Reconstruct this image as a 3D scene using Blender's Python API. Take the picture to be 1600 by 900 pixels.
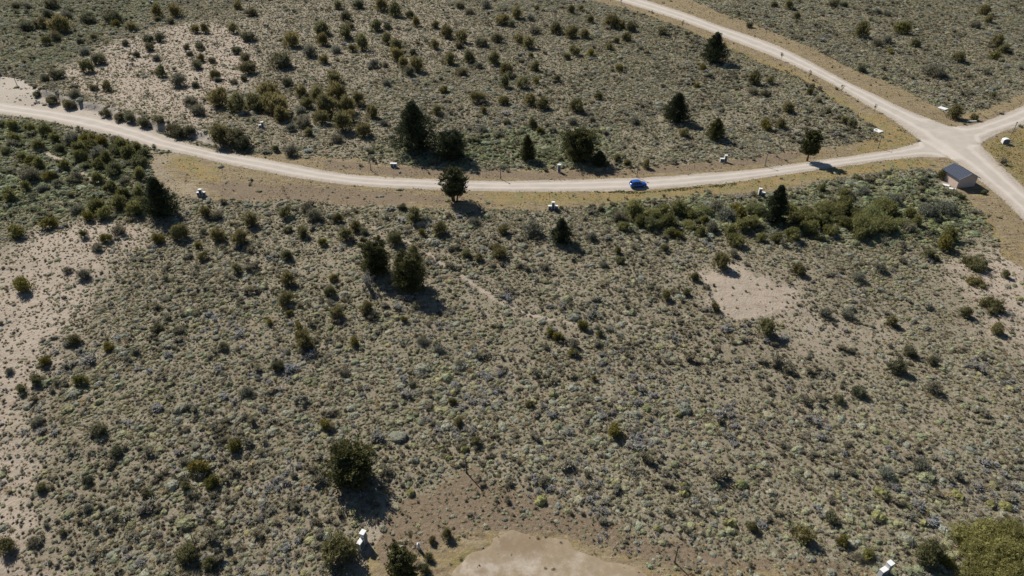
import bpy, bmesh, math, random
import numpy as np
from mathutils import Vector, Matrix

for o in list(bpy.data.objects):
    bpy.data.objects.remove(o)
SC = bpy.context.scene
COL = SC.collection
rng = np.random.default_rng(11)
random.seed(11)

# ------------------------------------------------------------------ camera
CAM_H = 71.0
PITCH = math.radians(35.0)
FPX = 1067.0
cam_d = bpy.data.cameras.new("camera")
cam_d.sensor_width = 36.0
cam_d.lens = 36.0 * FPX / 1600.0
cam_d.clip_start = 1.0
cam_d.clip_end = 20000.0
cam = bpy.data.objects.new("camera", cam_d)
cam.location = (0, 0, CAM_H)
cam.rotation_euler = (math.pi / 2 - PITCH, 0, 0)
COL.objects.link(cam)
SC.camera = cam

# ------------------------------------------------------------------ light
SUN_EL = math.radians(40.0)
SUN_AZ = math.atan2(-0.61, 0.79)          # clockwise from +Y: ahead and to the left
world = bpy.data.worlds.new("World")
SC.world = world
world.use_nodes = True
wn = world.node_tree
for n in list(wn.nodes):
    wn.nodes.remove(n)
sky = wn.nodes.new("ShaderNodeTexSky")
sky.sky_type = 'NISHITA'
sky.sun_disc = False
sky.sun_elevation = SUN_EL
sky.sun_rotation = SUN_AZ
sky.altitude = 1500
sky.air_density = 0.85
sky.dust_density = 0.1
bg = wn.nodes.new("ShaderNodeBackground")
bg.inputs['Strength'].default_value = 0.065
wo = wn.nodes.new("ShaderNodeOutputWorld")
wn.links.new(sky.outputs[0], bg.inputs[0])
wn.links.new(bg.outputs[0], wo.inputs[0])
sun_d = bpy.data.lights.new("sun", 'SUN')
sun_d.energy = 5.0
sun_d.angle = math.radians(0.5)
sun_d.color = (1.0, 0.955, 0.89)
sun = bpy.data.objects.new("sun", sun_d)
_sd = Vector((math.sin(SUN_AZ) * math.cos(SUN_EL), math.cos(SUN_AZ) * math.cos(SUN_EL), math.sin(SUN_EL)))
sun.rotation_euler = _sd.to_track_quat('Z', 'Y').to_euler()
sun.location = (-60, 90, 120)
COL.objects.link(sun)
SC.view_settings.view_transform = 'Standard'
SC.view_settings.look = 'None'
SC.view_settings.exposure = 0.52
SC.view_settings.gamma = 1.0
SC.view_settings.use_curve_mapping = False
SC.cycles.max_bounces = 5
SC.cycles.diffuse_bounces = 2
SC.cycles.transparent_max_bounces = 4

# ------------------------------------------------------------------ projection helpers
CP, SP = math.cos(PITCH), math.sin(PITCH)

def flat(px, py, z=0.0):
    """ground point seen at a photo pixel, on the level z"""
    a = (px - 800.0) / FPX
    b = -(py - 450.0) / FPX
    dx, dy, dz = a, CP + b * SP, -SP + b * CP
    t = (z - CAM_H) / dz
    return (dx * t, dy * t)

def proj(x, y, z):
    v = z - CAM_H
    d = y * CP - v * SP
    u = y * SP + v * CP
    return 800 + FPX * x / d, 450 - FPX * u / d

def depth(x, y, z=0.0):
    return y * CP - (z - CAM_H) * SP

def wpoly(pts):
    return np.array([flat(*p) for p in pts])

# ------------------------------------------------------------------ numpy noise and distances
_lat = rng.random((6, 256, 256))

def vnoise(x, y, scale, layer=0):
    x = np.asarray(x, float) / scale
    y = np.asarray(y, float) / scale
    xi = np.floor(x).astype(int)
    yi = np.floor(y).astype(int)
    fx, fy = x - xi, y - yi
    fx = fx * fx * (3 - 2 * fx)
    fy = fy * fy * (3 - 2 * fy)
    L = _lat[layer % 6]
    a = L[xi % 256, yi % 256]
    b = L[(xi + 1) % 256, yi % 256]
    c = L[xi % 256, (yi + 1) % 256]
    d = L[(xi + 1) % 256, (yi + 1) % 256]
    return (a * (1 - fx) + b * fx) * (1 - fy) + (c * (1 - fx) + d * fx) * fy

def fbm(x, y, scale, layer=0):
    return (vnoise(x, y, scale, layer) * 0.55 + vnoise(x + 31.7, y - 11.3, scale * 0.47, layer + 1) * 0.3
            + vnoise(x - 17.1, y + 47.9, scale * 0.21, layer + 2) * 0.15)

def seg_dist(X, Y, P, closed):
    """unsigned distance, and for a polyline the side sign (+ left of travel)"""
    best = np.full(X.shape, 1e9)
    side = np.ones(X.shape)
    tt = np.zeros(X.shape)
    n = len(P)
    m = n if closed else n - 1
    for i in range(m):
        a, b = P[i], P[(i + 1) % n]
        ab = b - a
        L2 = ab @ ab + 1e-12
        t = np.clip(((X - a[0]) * ab[0] + (Y - a[1]) * ab[1]) / L2, 0, 1)
        dx = X - (a[0] + ab[0] * t)
        dy = Y - (a[1] + ab[1] * t)
        d = np.sqrt(dx * dx + dy * dy)
        u = d < best
        best = np.where(u, d, best)
        side = np.where(u, np.sign(ab[0] * (Y - a[1]) - ab[1] * (X - a[0])), side)
        tt = np.where(u, (i + t) / m, tt)
    return best, side, tt

def sdf(X, Y, P):
    """signed distance to a closed polygon, positive inside; -20 far away"""
    out = np.full(X.shape, -20.0)
    lo, hi = P.min(0) - 15, P.max(0) + 15
    s = (X > lo[0]) & (X < hi[0]) & (Y > lo[1]) & (Y < hi[1])
    if not s.any():
        return out
    x, y = X[s], Y[s]
    d, _, _ = seg_dist(x, y, P, True)
    ins = np.zeros(x.shape, bool)
    n = len(P)
    for i in range(n):
        a, b = P[i], P[(i + 1) % n]
        c = ((a[1] > y) != (b[1] > y))
        if c.any():
            xx = (b[0] - a[0]) * (y - a[1]) / (b[1] - a[1] + 1e-12) + a[0]
            ins ^= c & (x < xx)
    out[s] = np.where(ins, d, -d)
    return out

def sstep(a, b, x):
    t = np.clip((x - a) / (b - a), 0, 1)
    return t * t * (3 - 2 * t)

# ------------------------------------------------------------------ the map (photo pixels -> metres on the ground)
A_TOP = [(-60, 150), (0, 159), (60, 168), (100, 174), (150, 182), (200, 196), (230, 205), (260, 217), (300, 228), (340, 237), (400, 247),
         (450, 256), (500, 267), (550, 274), (600, 278), (680, 281), (735, 283), (800, 284), (850, 283), (900, 282), (950, 280),
         (1000, 279), (1050, 276), (1100, 272), (1150, 268), (1200, 263), (1250, 256), (1300, 249), (1350, 242), (1400, 234), (1440, 222)]
A_BOT = [(-60, 168), (0, 177), (50, 183), (100, 193), (150, 204), (200, 217), (240, 229), (300, 242), (350, 254), (400, 264), (450, 274),
         (500, 282), (550, 288), (600, 292), (650, 294), (735, 297), (800, 298), (900, 298), (950, 297.5), (1000, 296), (1050, 292),
         (1120, 286), (1160, 281), (1200, 275), (1250, 268), (1300, 261), (1350, 254), (1400, 247), (1440, 244), (1480, 245)]
B_TOP = [(930, -25), (1007, 0), (1045, 12), (1075, 22), (1125, 41), (1175, 57), (1200, 66), (1232, 80), (1262, 95), (1300, 116), (1337, 135),
         (1370, 150), (1400, 165), (1437, 181), (1470, 193), (1500, 205), (1530, 226), (1555, 253), (1575, 272), (1600, 296), (1660, 350)]
B_BOT = [(880, -25), (962, 0), (1012, 15), (1062, 31), (1100, 45), (1125, 55), (1162, 70), (1200, 84), (1237, 100), (1275, 117), (1312, 137),
         (1350, 160), (1387, 181), (1420, 203), (1445, 224), (1477, 243), (1497, 253), (1523, 273), (1548, 293), (1571, 312), (1600, 342),
         (1650, 395)]
C_TOP = [(1455, 190), (1487, 199), (1520, 197), (1550, 187), (1575, 177), (1600, 166), (1660, 138)]
C_BOT = [(1500, 225), (1528, 225), (1540, 216), (1562, 205), (1600, 193), (1660, 165)]
ROADS = []
for top, bot in ((A_TOP, A_BOT), (B_TOP, B_BOT), (C_TOP, C_BOT)):
    T, B_ = wpoly(top), wpoly(bot)
    ROADS.append((np.vstack([T, B_[::-1]]), T, B_))
TURN = wpoly([(655, 930), (672, 900), (690, 880), (712, 862), (742, 846), (790, 837), (850, 838), (885, 847), (925, 862), (965, 879),
              (1000, 893), (1050, 915), (1060, 940)])
PULL = wpoly([(-30, 150), (-30, 115), (0, 118), (40, 125), (62, 152), (100, 166), (150, 176), (190, 190), (226, 199), (260, 213), (290, 226),
              (240, 228), (150, 190), (60, 172)])
PULL2 = wpoly([(228, 232), (300, 243), (272, 248), (262, 262), (290, 285), (330, 300), (300, 314), (262, 300), (238, 280), (232, 258)])
V_FAR = wpoly([(330, 225), (345, 236), (400, 240), (440, 240), (480, 243), (560, 247), (620, 257), (680, 262), (760, 266), (830, 264), (900, 262),
               (960, 265), (1000, 262), (1060, 256), (1130, 250), (1200, 243), (1255, 234), (1330, 224), (1378, 212), (1366, 196), (1340, 180),
               (1300, 155), (1250, 122), (1200, 100), (1130, 72), (1060, 42), (1000, 22), (930, 2), (860, -25), (930, -25), (1062, 25),
               (1200, 75), (1300, 125), (1387, 178), (1440, 225), (1350, 248), (1200, 268), (1050, 283), (900, 290), (735, 290), (600, 285),
               (500, 275), (400, 256), (330, 243)])
V_RIGHT = wpoly([(1000, -25), (1080, 0), (1130, 22), (1200, 47), (1275, 77), (1317, 100), (1350, 116), (1387, 127), (1425, 145), (1462, 165),
                 (1487, 178), (1537, 172), (1562, 157), (1600, 145), (1660, 120), (1660, 150), (1600, 175), (1520, 200), (1470, 196), (1400, 172),
                 (1300, 122), (1200, 72), (1075, 28), (960, -15)])
V_NEAR = wpoly([(240, 240), (232, 262), (245, 290), (265, 302), (290, 312), (330, 316), (400, 318), (450, 313), (520, 321), (600, 324), (700, 328),
                (800, 328), (850, 330), (900, 325), (950, 320), (1000, 314), (1100, 305), (1180, 304), (1240, 294), (1290, 284), (1330, 277),
                (1400, 264), (1440, 261), (1470, 270), (1488, 292), (1512, 312), (1536, 338), (1552, 372), (1570, 405), (1600, 420), (1660, 460),
                (1660, 390), (1600, 330), (1540, 285), (1480, 245), (1400, 245), (1200, 272), (1050, 290), (900, 295), (735, 293), (600, 288),
                (400, 258), (300, 240)])
V_EAST = wpoly([(1528, 226), (1562, 207), (1600, 195), (1660, 168), (1680, 240), (1660, 340), (1600, 293), (1555, 252)])
V_TURN = wpoly([(560, 930), (566, 880), (588, 850), (604, 815), (640, 775), (690, 748), (740, 738), (800, 752), (840, 772), (900, 790), (960, 820),
                (1040, 828), (1120, 850), (1200, 865), (1300, 878), (1372, 893), (1400, 930)])
OCHRE = [wpoly(p) for p in (
    [(262, 245), (300, 243), (335, 262), (345, 285), (300, 276), (272, 268)],
    [(735, 297), (820, 299), (1000, 298), (1130, 288), (1250, 270), (1400, 250), (1470, 250), (1440, 262), (1300, 280), (1150, 300), (950, 318), (780, 318)],
    [(1530, 228), (1600, 197), (1680, 180), (1680, 330), (1600, 290), (1555, 250)],
    [(1370, 175), (1440, 222), (1400, 232), (1330, 240), (1370, 205), (1340, 180)],
    [(960, 10), (1100, 55), (1250, 115), (1370, 190), (1330, 172), (1200, 103), (1060, 45), (930, 5)],
    [(1500, 300), (1560, 360), (1600, 410), (1570, 400), (1530, 340)],
    [(690, 900), (720, 862), (770, 842), (790, 850), (740, 870), (710, 905)])]
BROWN = [wpoly(p) for p in (
    [(500, 250), (620, 262), (800, 268), (960, 268), (1100, 256), (1250, 240), (1240, 250), (1050, 270), (830, 280), (620, 274), (520, 262)],
    [(330, 285), (450, 290), (620, 300), (720, 312), (600, 322), (430, 312), (340, 310)],
    [(640, 780), (740, 742), (830, 775), (960, 825), (1150, 860), (1330, 890), (1050, 890), (880, 835), (740, 835), (640, 870), (600, 880), (600, 820)])]
SAND_BARE = [(wpoly(p), w) for p, w in (
    ([(1095, 428), (1140, 421), (1200, 433), (1245, 457), (1232, 478), (1208, 490), (1180, 502), (1150, 500), (1110, 478), (1095, 458)], 1.0),
    ([(1478, 268), (1484, 266), (1506, 288), (1500, 298), (1472, 285)], 1.0))]
SAND_SPARSE = [(wpoly(p), w) for p, w in (
    ([(-40, 425), (0, 405), (60, 362), (120, 345), (200, 348), (225, 372), (180, 412), (130, 450), (112, 500), (92, 560), (62, 590), (30, 612), (-40, 640)], 0.92),
    ([(-40, 600), (5, 600), (32, 640), (22, 680), (58, 712), (62, 760), (72, 820), (92, 930), (-40, 930)], 0.9),
    ([(105, 104), (160, 76), (200, 62), (260, 42), (330, 30), (410, 58), (395, 130), (340, 148), (330, 200), (310, 210), (262, 190), (190, 175), (150, 160), (108, 142), (60, 128)], 0.84),
    ([(330, 30), (420, 0), (620, -20), (740, 20), (760, 80), (660, 110), (560, 130), (480, 140), (400, 150), (390, 100)], 0.48),
    ([(400, 150), (500, 130), (600, 150), (640, 200), (560, 245), (440, 235), (380, 205), (340, 205)], 0.34),
    ([(740, 20), (860, 30), (900, 60), (880, 90), (800, 100), (740, 120)], 0.25),
    ([(1490, 415), (1545, 386), (1680, 386), (1680, 580), (1600, 565), (1560, 540), (1528, 485), (1490, 458)], 0.92),
    ([(1080, 410), (1250, 420), (1280, 470), (1400, 500), (1440, 560), (1300, 560), (1180, 520), (1090, 480)], 0.58),
    ([(1060, 540), (1200, 570), (1420, 600), (1600, 620), (1600, 700), (1250, 640), (1060, 600)], 0.32),
    ([(420, 360), (560, 370), (760, 440), (900, 505), (800, 510), (640, 470), (450, 420)], 0.35),
    ([(560, 800), (640, 790), (620, 930), (560, 930)], 0.75))]
PATHS = [(wpoly(p), w) for p, w in (
    ([(560, 345), (610, 368), (655, 388), (690, 412), (730, 436), (772, 466), (830, 492), (895, 505), (930, 516)], 0.14),
    ([(930, 462), (965, 488), (985, 505), (1030, 515)], 0.1),
    ([(60, 235), (110, 258), (150, 288)], 0.5),
    ([(1535, 300), (1560, 325), (1590, 360), (1620, 380)], 0.4))]
GREEN = [wpoly(p) for p in (
    [(-40, 185), (60, 192), (150, 215), (232, 236), (232, 282), (262, 320), (230, 345), (150, 345), (60, 350), (-40, 350)],
    [(945, 322), (1180, 308), (1300, 287), (1440, 268), (1500, 300), (1545, 352), (1500, 392), (1380, 380), (1200, 374), (1000, 366), (930, 345)],
    [(-40, -30), (260, -30), (250, 30), (150, 70), (90, 105), (-40, 105)],
    [(550, 232), (800, 200), (960, 200), (950, 262), (800, 264), (640, 258)])]
BANK = wpoly([(42, 132), (60, 152), (85, 160), (110, 168), (150, 176), (190, 189), (225, 197), (255, 208), (300, 216), (335, 228), (385, 240)])

def road_sd(X, Y):
    d = np.full(X.shape, -20.0)
    for P, _, _ in ROADS:
        d = np.maximum(d, sdf(X, Y, P))
    return d

def height(X, Y, rsd=None):
    X = np.asarray(X, float)
    Y = np.asarray(Y, float)
    if rsd is None:
        rsd = road_sd(X, Y)
    calm = sstep(0.5, 9.0, -rsd)
    h = (fbm(X, Y, 38.0, 1) - 0.5) * 1.3 * calm + (vnoise(X, Y, 6.0, 3) - 0.5) * 0.22 * (0.25 + 0.75 * calm) \
        + (vnoise(X, Y, 1.7, 4) - 0.5) * 0.07
    d, s, t = seg_dist(X, Y, BANK, False)
    sd = d * s + (vnoise(X, Y, 2.5, 2) - 0.5) * 1.2
    ends = sstep(0.0, 0.12, t) * sstep(1.0, 0.8, t)
    h = h + 1.7 * sstep(0.0, 2.2, sd) * np.exp(-(np.clip(sd, 0, None) / 16.0) ** 2) * ends
    far = np.clip((np.hypot(X, Y - 150) - 500) / 1500, 0, 1)
    return h + far * far * 30 * (fbm(X, Y, 900.0, 0) - 0.3)

def hz(x, y):
    return float(height(np.array([x]), np.array([y]))[0])

def at(px, py, dz=0.0):
    """terrain point (x, y, ground z) whose point dz above the ground shows at the pixel"""
    z = 0.0
    for _ in range(4):
        x, y = flat(px, py, z + dz)
        z = hz(x, y)
    return x, y, z

def height_for(x, y, z, top_py):
    """how tall a thing on (x,y,z) must be to reach image row top_py"""
    lo, hi = 0.0, 40.0
    for _ in range(40):
        m = (lo + hi) / 2
        if proj(x, y, z + m)[1] > top_py:
            lo = m
        else:
            hi = m
    return lo

# ------------------------------------------------------------------ material helpers
def new_mat(name):
    m = bpy.data.materials.new(name)
    m.use_nodes = True
    nt = m.node_tree
    for n in list(nt.nodes):
        nt.nodes.remove(n)
    out = nt.nodes.new("ShaderNodeOutputMaterial")
    return m, nt, out

class NT:
    def __init__(self, name):
        self.m, self.t, self.out = new_mat(name)
    def n(self, typ, **kw):
        nd = self.t.nodes.new(typ)
        for k, v in kw.items():
            setattr(nd, k, v)
        return nd
    def l(self, a, b):
        self.t.links.new(a, b)
    def val(self, sock, v):
        if hasattr(v, 'is_linked') or isinstance(v, bpy.types.NodeSocket):
            self.l(v, sock)
        else:
            sock.default_value = v
    def mix(self, f, a, b, mode='MIX'):
        nd = self.n("ShaderNodeMix", data_type='RGBA', blend_type=mode)
        self.val(nd.inputs[0], f)
        for i, v in ((6, a), (7, b)):
            if isinstance(v, tuple):
                nd.inputs[i].default_value = v if len(v) == 4 else (*v, 1)
            else:
                self.l(v, nd.inputs[i])
        return nd.outputs[2]
    def math(self, op, a, b=0.0, clamp=False):
        nd = self.n("ShaderNodeMath", operation=op, use_clamp=clamp)
        self.val(nd.inputs[0], a)
        self.val(nd.inputs[1], b)
        return nd.outputs[0]
    def noise(self, scale, detail=4.0, rough=0.55, vec=None, w=None):
        nd = self.n("ShaderNodeTexNoise")
        nd.inputs['Scale'].default_value = scale
        nd.inputs['Detail'].default_value = detail
        nd.inputs['Roughness'].default_value = rough
        if vec is not None:
            self.l(vec, nd.inputs['Vector'])
        return nd.outputs[0]
    def ramp(self, f, a, b):
        nd = self.n("ShaderNodeMapRange", interpolation_type='SMOOTHSTEP')
        self.l(f, nd.inputs[0])
        nd.inputs[1].default_value = a
        nd.inputs[2].default_value = b
        return nd.outputs[0]
    def attr(self, name, typ='GEOMETRY'):
        nd = self.n("ShaderNodeAttribute", attribute_name=name, attribute_type=typ)
        return nd
    def bsdf(self, color, rough=0.85, spec=0.2, metal=0.0):
        nd = self.n("ShaderNodeBsdfPrincipled")
        if isinstance(color, tuple):
            nd.inputs['Base Color'].default_value = color if len(color) == 4 else (*color, 1)
        else:
            self.l(color, nd.inputs['Base Color'])
        nd.inputs['Roughness'].default_value = rough
        nd.inputs['Specular IOR Level'].default_value = spec
        nd.inputs['Metallic'].default_value = metal
        return nd
    def bump(self, h, strength, dist, target):
        nd = self.n("ShaderNodeBump")
        nd.inputs['Strength'].default_value = strength
        nd.inputs['Distance'].default_value = dist
        self.l(h, nd.inputs['Height'])
        self.l(nd.outputs[0], target.inputs['Normal'])
    def done(self, sh):
        self.l(sh, self.out.inputs[0])
        return self.m

def surf_mat(name, col, rough=0.7, spec=0.3, var=0.25, scale=3.0, bump=0.15, metal=0.0, dirt=None):
    k = NT(name)
    tc = k.n("ShaderNodeTexCoord").outputs['Object']
    n1 = k.noise(scale, 5, 0.6, tc)
    n2 = k.noise(scale * 6.3, 3, 0.6, tc)
    f = k.math('ADD', k.math('MULTIPLY', n1, 0.6), k.math('MULTIPLY', n2, 0.4))
    c = k.mix(f, tuple(v * (1 - var) for v in col), tuple(min(1, v * (1 + var)) for v in col))
    if dirt:
        c = k.mix(k.math('MULTIPLY', k.ramp(n1, 0.52, 0.75), 0.6), c, dirt)
    b = k.bsdf(c, rough, spec, metal)
    if bump:
        k.bump(n2, bump, 0.02, b)
    return k.done(b.outputs[0])

def leaf_mat(name, ca, cb, tint='object', transl=0.22, rough=0.75, third=None):
    """leaves: two colours mixed leaf by leaf, tinted per plant"""
    k = NT(name)
    v = k.attr('leaf_var').outputs['Fac']
    c = k.mix(v, ca, cb)
    if third:
        c = k.mix(k.ramp(v, 0.80, 0.92), c, third)
    if tint == 'object':
        t = k.n("ShaderNodeObjectInfo").outputs['Color']
    else:
        t = k.attr('tint', 'INSTANCER').outputs['Color']
    c = k.mix(1.0, c, t, 'MULTIPLY')
    b = k.bsdf(c, rough, 0.15)
    tr = k.n("ShaderNodeBsdfTranslucent")
    k.l(c, tr.inputs[0])
    mx = k.n("ShaderNodeMixShader")
    mx.inputs[0].default_value = transl
    k.l(b.outputs[0], mx.inputs[1])
    k.l(tr.outputs[0], mx.inputs[2])
    return k.done(mx.outputs[0])

# ------------------------------------------------------------------ object helpers
def mesh_np(name, V, F, mats, fmat=None, var=None, smooth=False):
    """V (n,3); F list of arrays (m,3|4)"""
    me = bpy.data.meshes.new(name)
    if isinstance(F, np.ndarray):
        F = [F]
    loops = np.concatenate([f.ravel() for f in F]).astype(np.int32)
    tot = np.concatenate([np.full(len(f), f.shape[1]) for f in F]).astype(np.int32)
    st = np.concatenate([[0], np.cumsum(tot)[:-1]]).astype(np.int32)
    me.vertices.add(len(V))
    me.vertices.foreach_set("co", np.asarray(V, np.float32).ravel())
    me.loops.add(len(loops))
    me.loops.foreach_set("vertex_index", loops)
    me.polygons.add(len(tot))
    me.polygons.foreach_set("loop_start", st)
    me.polygons.foreach_set("loop_total", tot)
    for m in mats:
        me.materials.append(m)
    if fmat is not None:
        me.polygons.foreach_set("material_index", np.asarray(fmat, np.int32))
    me.polygons.foreach_set("use_smooth", np.full(len(tot), smooth) if np.isscalar(smooth) else np.asarray(smooth, bool))
    me.update(calc_edges=True)
    if var is not None:
        a = me.attributes.new("leaf_var", 'FLOAT', 'FACE')
        a.data.foreach_set("value", np.asarray(var, np.float32))
    return me

def link(name, me, loc=(0, 0, 0), rz=0.0, sc=(1, 1, 1), parent=None):
    o = bpy.data.objects.new(name, me)
    o.location = loc
    o.rotation_euler = (0, 0, rz)
    o.scale = sc
    COL.objects.link(o)
    if parent is not None:
        o.parent = parent
    return o

def tag(o, label=None, cat=None, group=None, kind=None):
    if label:
        o['label'] = label
    if cat:
        o['category'] = cat
    if group:
        o['group'] = group
    if kind:
        o['kind'] = kind
    return o

def empty(name, loc, rz=0.0, sc=(1, 1, 1)):
    return link(name, None, loc, rz, sc)

class MB:
    """collects simple solids in a bmesh, builds one mesh object"""
    def __init__(self):
        self.bm = bmesh.new()
    def box(self, x0, x1, y0, y1, z0, z1, mi=0, bev=0.0):
        m = Matrix.Translation(((x0 + x1) / 2, (y0 + y1) / 2, (z0 + z1) / 2)) @ Matrix.Diagonal((x1 - x0, y1 - y0, z1 - z0, 1))
        r = bmesh.ops.create_cube(self.bm, size=1.0, matrix=m)
        fs = set(f for v in r['verts'] for f in v.link_faces)
        for f in fs:
            f.material_index = mi
        if bev:
            es = list(set(e for v in r['verts'] for e in v.link_edges))
            bmesh.ops.bevel(self.bm, geom=es, offset=bev, segments=2, affect='EDGES', profile=0.6)
        return self
    def tube(self, pts, rad, seg=8, mi=0):
        rings = []
        pts = [Vector(p) for p in pts]
        if np.isscalar(rad):
            rad = [rad] * len(pts)
        for i, p in enumerate(pts):
            d = (pts[min(i + 1, len(pts) - 1)] - pts[max(i - 1, 0)]).normalized()
            a = d.orthogonal().normalized()
            b = d.cross(a)
            rings.append([self.bm.verts.new(p + (a * math.cos(t) + b * math.sin(t)) * rad[i]) for t in [2 * math.pi * j / seg for j in range(seg)]])
        for r0, r1 in zip(rings, rings[1:]):
            # match starting vertex
            k0 = min(range(seg), key=lambda k: (r1[k].co - r0[0].co - (r1[0].co - r0[0].co) * 0).length)
            for j in range(seg):
                f = self.bm.faces.new((r0[j], r0[(j + 1) % seg], r1[(j + 1 + k0) % seg], r1[(j + k0) % seg]))
                f.material_index = mi
                f.smooth = True
        for r in (rings[0][::-1], rings[-1]):
            self.bm.faces.new(r).material_index = mi
        return self
    def poly(self, pts, faces, mi=0):
        vs = [self.bm.verts.new(p) for p in pts]
        for f in faces:
            self.bm.faces.new([vs[i] for i in f]).material_index = mi
        return self
    def prism(self, prof, axis_from, axis_to, mi=0):
        """prof: list of (x,z); extruded along y"""
        a = [self.bm.verts.new((x, axis_from, z)) for x, z in prof]
        b = [self.bm.verts.new((x, axis_to, z)) for x, z in prof]
        n = len(prof)
        self.bm.faces.new(a).material_index = mi
        self.bm.faces.new(b[::-1]).material_index = mi
        for i in range(n):
            self.bm.faces.new((a[i], b[i], b[(i + 1) % n], a[(i + 1) % n])).material_index = mi
        return self
    def mesh(self, name, mats, smooth=False):
        bmesh.ops.recalc_face_normals(self.bm, faces=self.bm.faces[:])
        me = bpy.data.meshes.new(name)
        if smooth:
            for f in self.bm.faces:
                f.smooth = True
        self.bm.to_mesh(me)
        self.bm.free()
        for m in (mats if isinstance(mats, (list, tuple)) else [mats]):
            me.materials.append(m)
        return me
    def build(self, name, mats, parent=None, loc=(0, 0, 0), rz=0.0, smooth=False):
        return link(name, self.mesh(name, mats, smooth), loc, rz, parent=parent)

# ------------------------------------------------------------------ GROUND
def ground_material():
    k = NT("dry_ground")
    pos = k.n("ShaderNodeNewGeometry").outputs['Position']
    big = k.noise(0.045, 4, 0.55, pos)
    mid = k.noise(0.33, 5, 0.6, pos)
    fine = k.noise(2.1, 5, 0.65, pos)
    grit = k.noise(9.0, 3, 0.7, pos)
    # steppe floor: sandy soil with litter and low dead plants
    soil = k.mix(mid, (0.235, 0.196, 0.146), (0.315, 0.270, 0.208))
    litter = k.mix(grit, (0.140, 0.124, 0.080), (0.232, 0.200, 0.135))
    c = k.mix(k.ramp(k.math('ADD', k.math('MULTIPLY', fine, 0.7), k.math('MULTIPLY', mid, 0.4)), 0.42, 0.62), soil, litter)
    green = k.attr('green').outputs['Fac']
    c = k.mix(k.math('MULTIPLY', green, k.ramp(fine, 0.35, 0.65)), c, (0.125, 0.128, 0.062))
    # bare pale sand
    sand = k.mix(fine, (0.305, 0.250, 0.190), (0.390, 0.328, 0.262))
    sand = k.mix(k.ramp(grit, 0.58, 0.75), sand, (0.27, 0.205, 0.145))
    sand = k.mix(k.math('MULTIPLY', k.ramp(k.noise(0.55, 7, 0.7, pos), 0.48, 0.68), 0.6), sand, (0.235, 0.182, 0.130))
    sand = k.mix(k.math('MULTIPLY', k.ramp(k.noise(3.4, 4, 0.8, pos), 0.60, 0.70), 0.7), sand, (0.16, 0.13, 0.09))
    s = k.attr('sand').outputs['Fac']
    c = k.mix(k.math('MULTIPLY', k.ramp(k.math('ADD', s, k.math('MULTIPLY', k.math('SUBTRACT', fine, 0.5), 0.7)), 0.25, 0.7), 1.0), c, sand)
    # roadside: tilled brown strip, dry ochre grass
    v = k.attr('verge').outputs['Fac']
    mp = k.n("ShaderNodeMapping")
    mp.inputs['Scale'].default_value = (0.22, 1.0, 1.0)
    k.l(pos, mp.inputs['Vector'])
    strk = k.noise(1.5, 5, 0.65, mp.outputs[0])
    vb = k.mix(k.ramp(strk, 0.32, 0.68), (0.132, 0.100, 0.058), (0.285, 0.230, 0.138))
    vb = k.mix(k.math('MULTIPLY', k.ramp(mid, 0.45, 0.62), 0.8), vb, (0.240, 0.185, 0.085))
    vb = k.mix(k.math('MULTIPLY', k.ramp(k.noise(0.6, 4, 0.6, pos), 0.5, 0.66), 0.7), vb, (0.160, 0.118, 0.078))
    vb = k.mix(k.ramp(grit, 0.55, 0.72), vb, (0.15, 0.108, 0.07))
    c = k.mix(k.ramp(k.math('ADD', v, k.math('MULTIPLY', k.math('SUBTRACT', fine, 0.5), 0.6)), 0.3, 0.65), c, vb)
    spots = k.math('MULTIPLY', k.ramp(k.noise(1.3, 6, 0.75, pos), 0.52, 0.68), 0.6)
    br = k.attr('brown').outputs['Fac']
    bc = k.mix(fine, (0.118, 0.086, 0.056), (0.222, 0.172, 0.118))
    c = k.mix(k.math('MULTIPLY', k.ramp(k.math('ADD', br, k.math('MULTIPLY', k.math('SUBTRACT', mid, 0.5), 1.1)), 0.25, 0.65), 0.95), c, bc)
    oc = k.attr('ochre').outputs['Fac']
    og = k.mix(fine, (0.190, 0.128, 0.044), (0.300, 0.222, 0.085))
    og = k.mix(k.ramp(mid, 0.46, 0.58), og, (0.160, 0.150, 0.052))
    og = k.mix(k.math('MULTIPLY', k.ramp(strk, 0.45, 0.65), 0.6), og, (0.260, 0.205, 0.130))
    og = k.mix(k.ramp(grit, 0.52, 0.7), og, (0.205, 0.150, 0.085))
    c = k.mix(k.math('MULTIPLY', k.ramp(k.math('ADD', oc, k.math('MULTIPLY', k.math('SUBTRACT', mid, 0.5), 1.3)), 0.25, 0.6), 0.92), c, og)
    c = k.mix(k.math('MULTIPLY', spots, k.math('MAXIMUM', v, k.math('MAXIMUM', oc, br))), c, (0.105, 0.078, 0.046))
    lights = k.math('MULTIPLY', k.ramp(k.noise(1.9, 6, 0.75, pos), 0.54, 0.68), 0.6)
    c = k.mix(k.math('MULTIPLY', lights, v), c, (0.395, 0.325, 0.215))
    # wet stains, old vehicle scuffs and drainage marks
    k2 = k.n("ShaderNodeMapping")
    k2.inputs['Rotation'].default_value = (0, 0, 0.6)
    k2.inputs['Scale'].default_value = (0.35, 1.6, 1.0)
    k.l(pos, k2.inputs['Vector'])
    c = k.mix(k.math('MULTIPLY', k.ramp(k.noise(0.35, 6, 0.65, k2.outputs[0]), 0.52, 0.68), 0.4), c, (0.185, 0.138, 0.096))
    # pale road dust
    du = k.attr('dust').outputs['Fac']
    dc = k.mix(fine, (0.315, 0.272, 0.218), (0.420, 0.372, 0.308))
    c = k.mix(k.ramp(k.math('ADD', du, k.math('MULTIPLY', k.math('SUBTRACT', fine, 0.5), 0.8)), 0.3, 0.7), c, dc)
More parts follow.
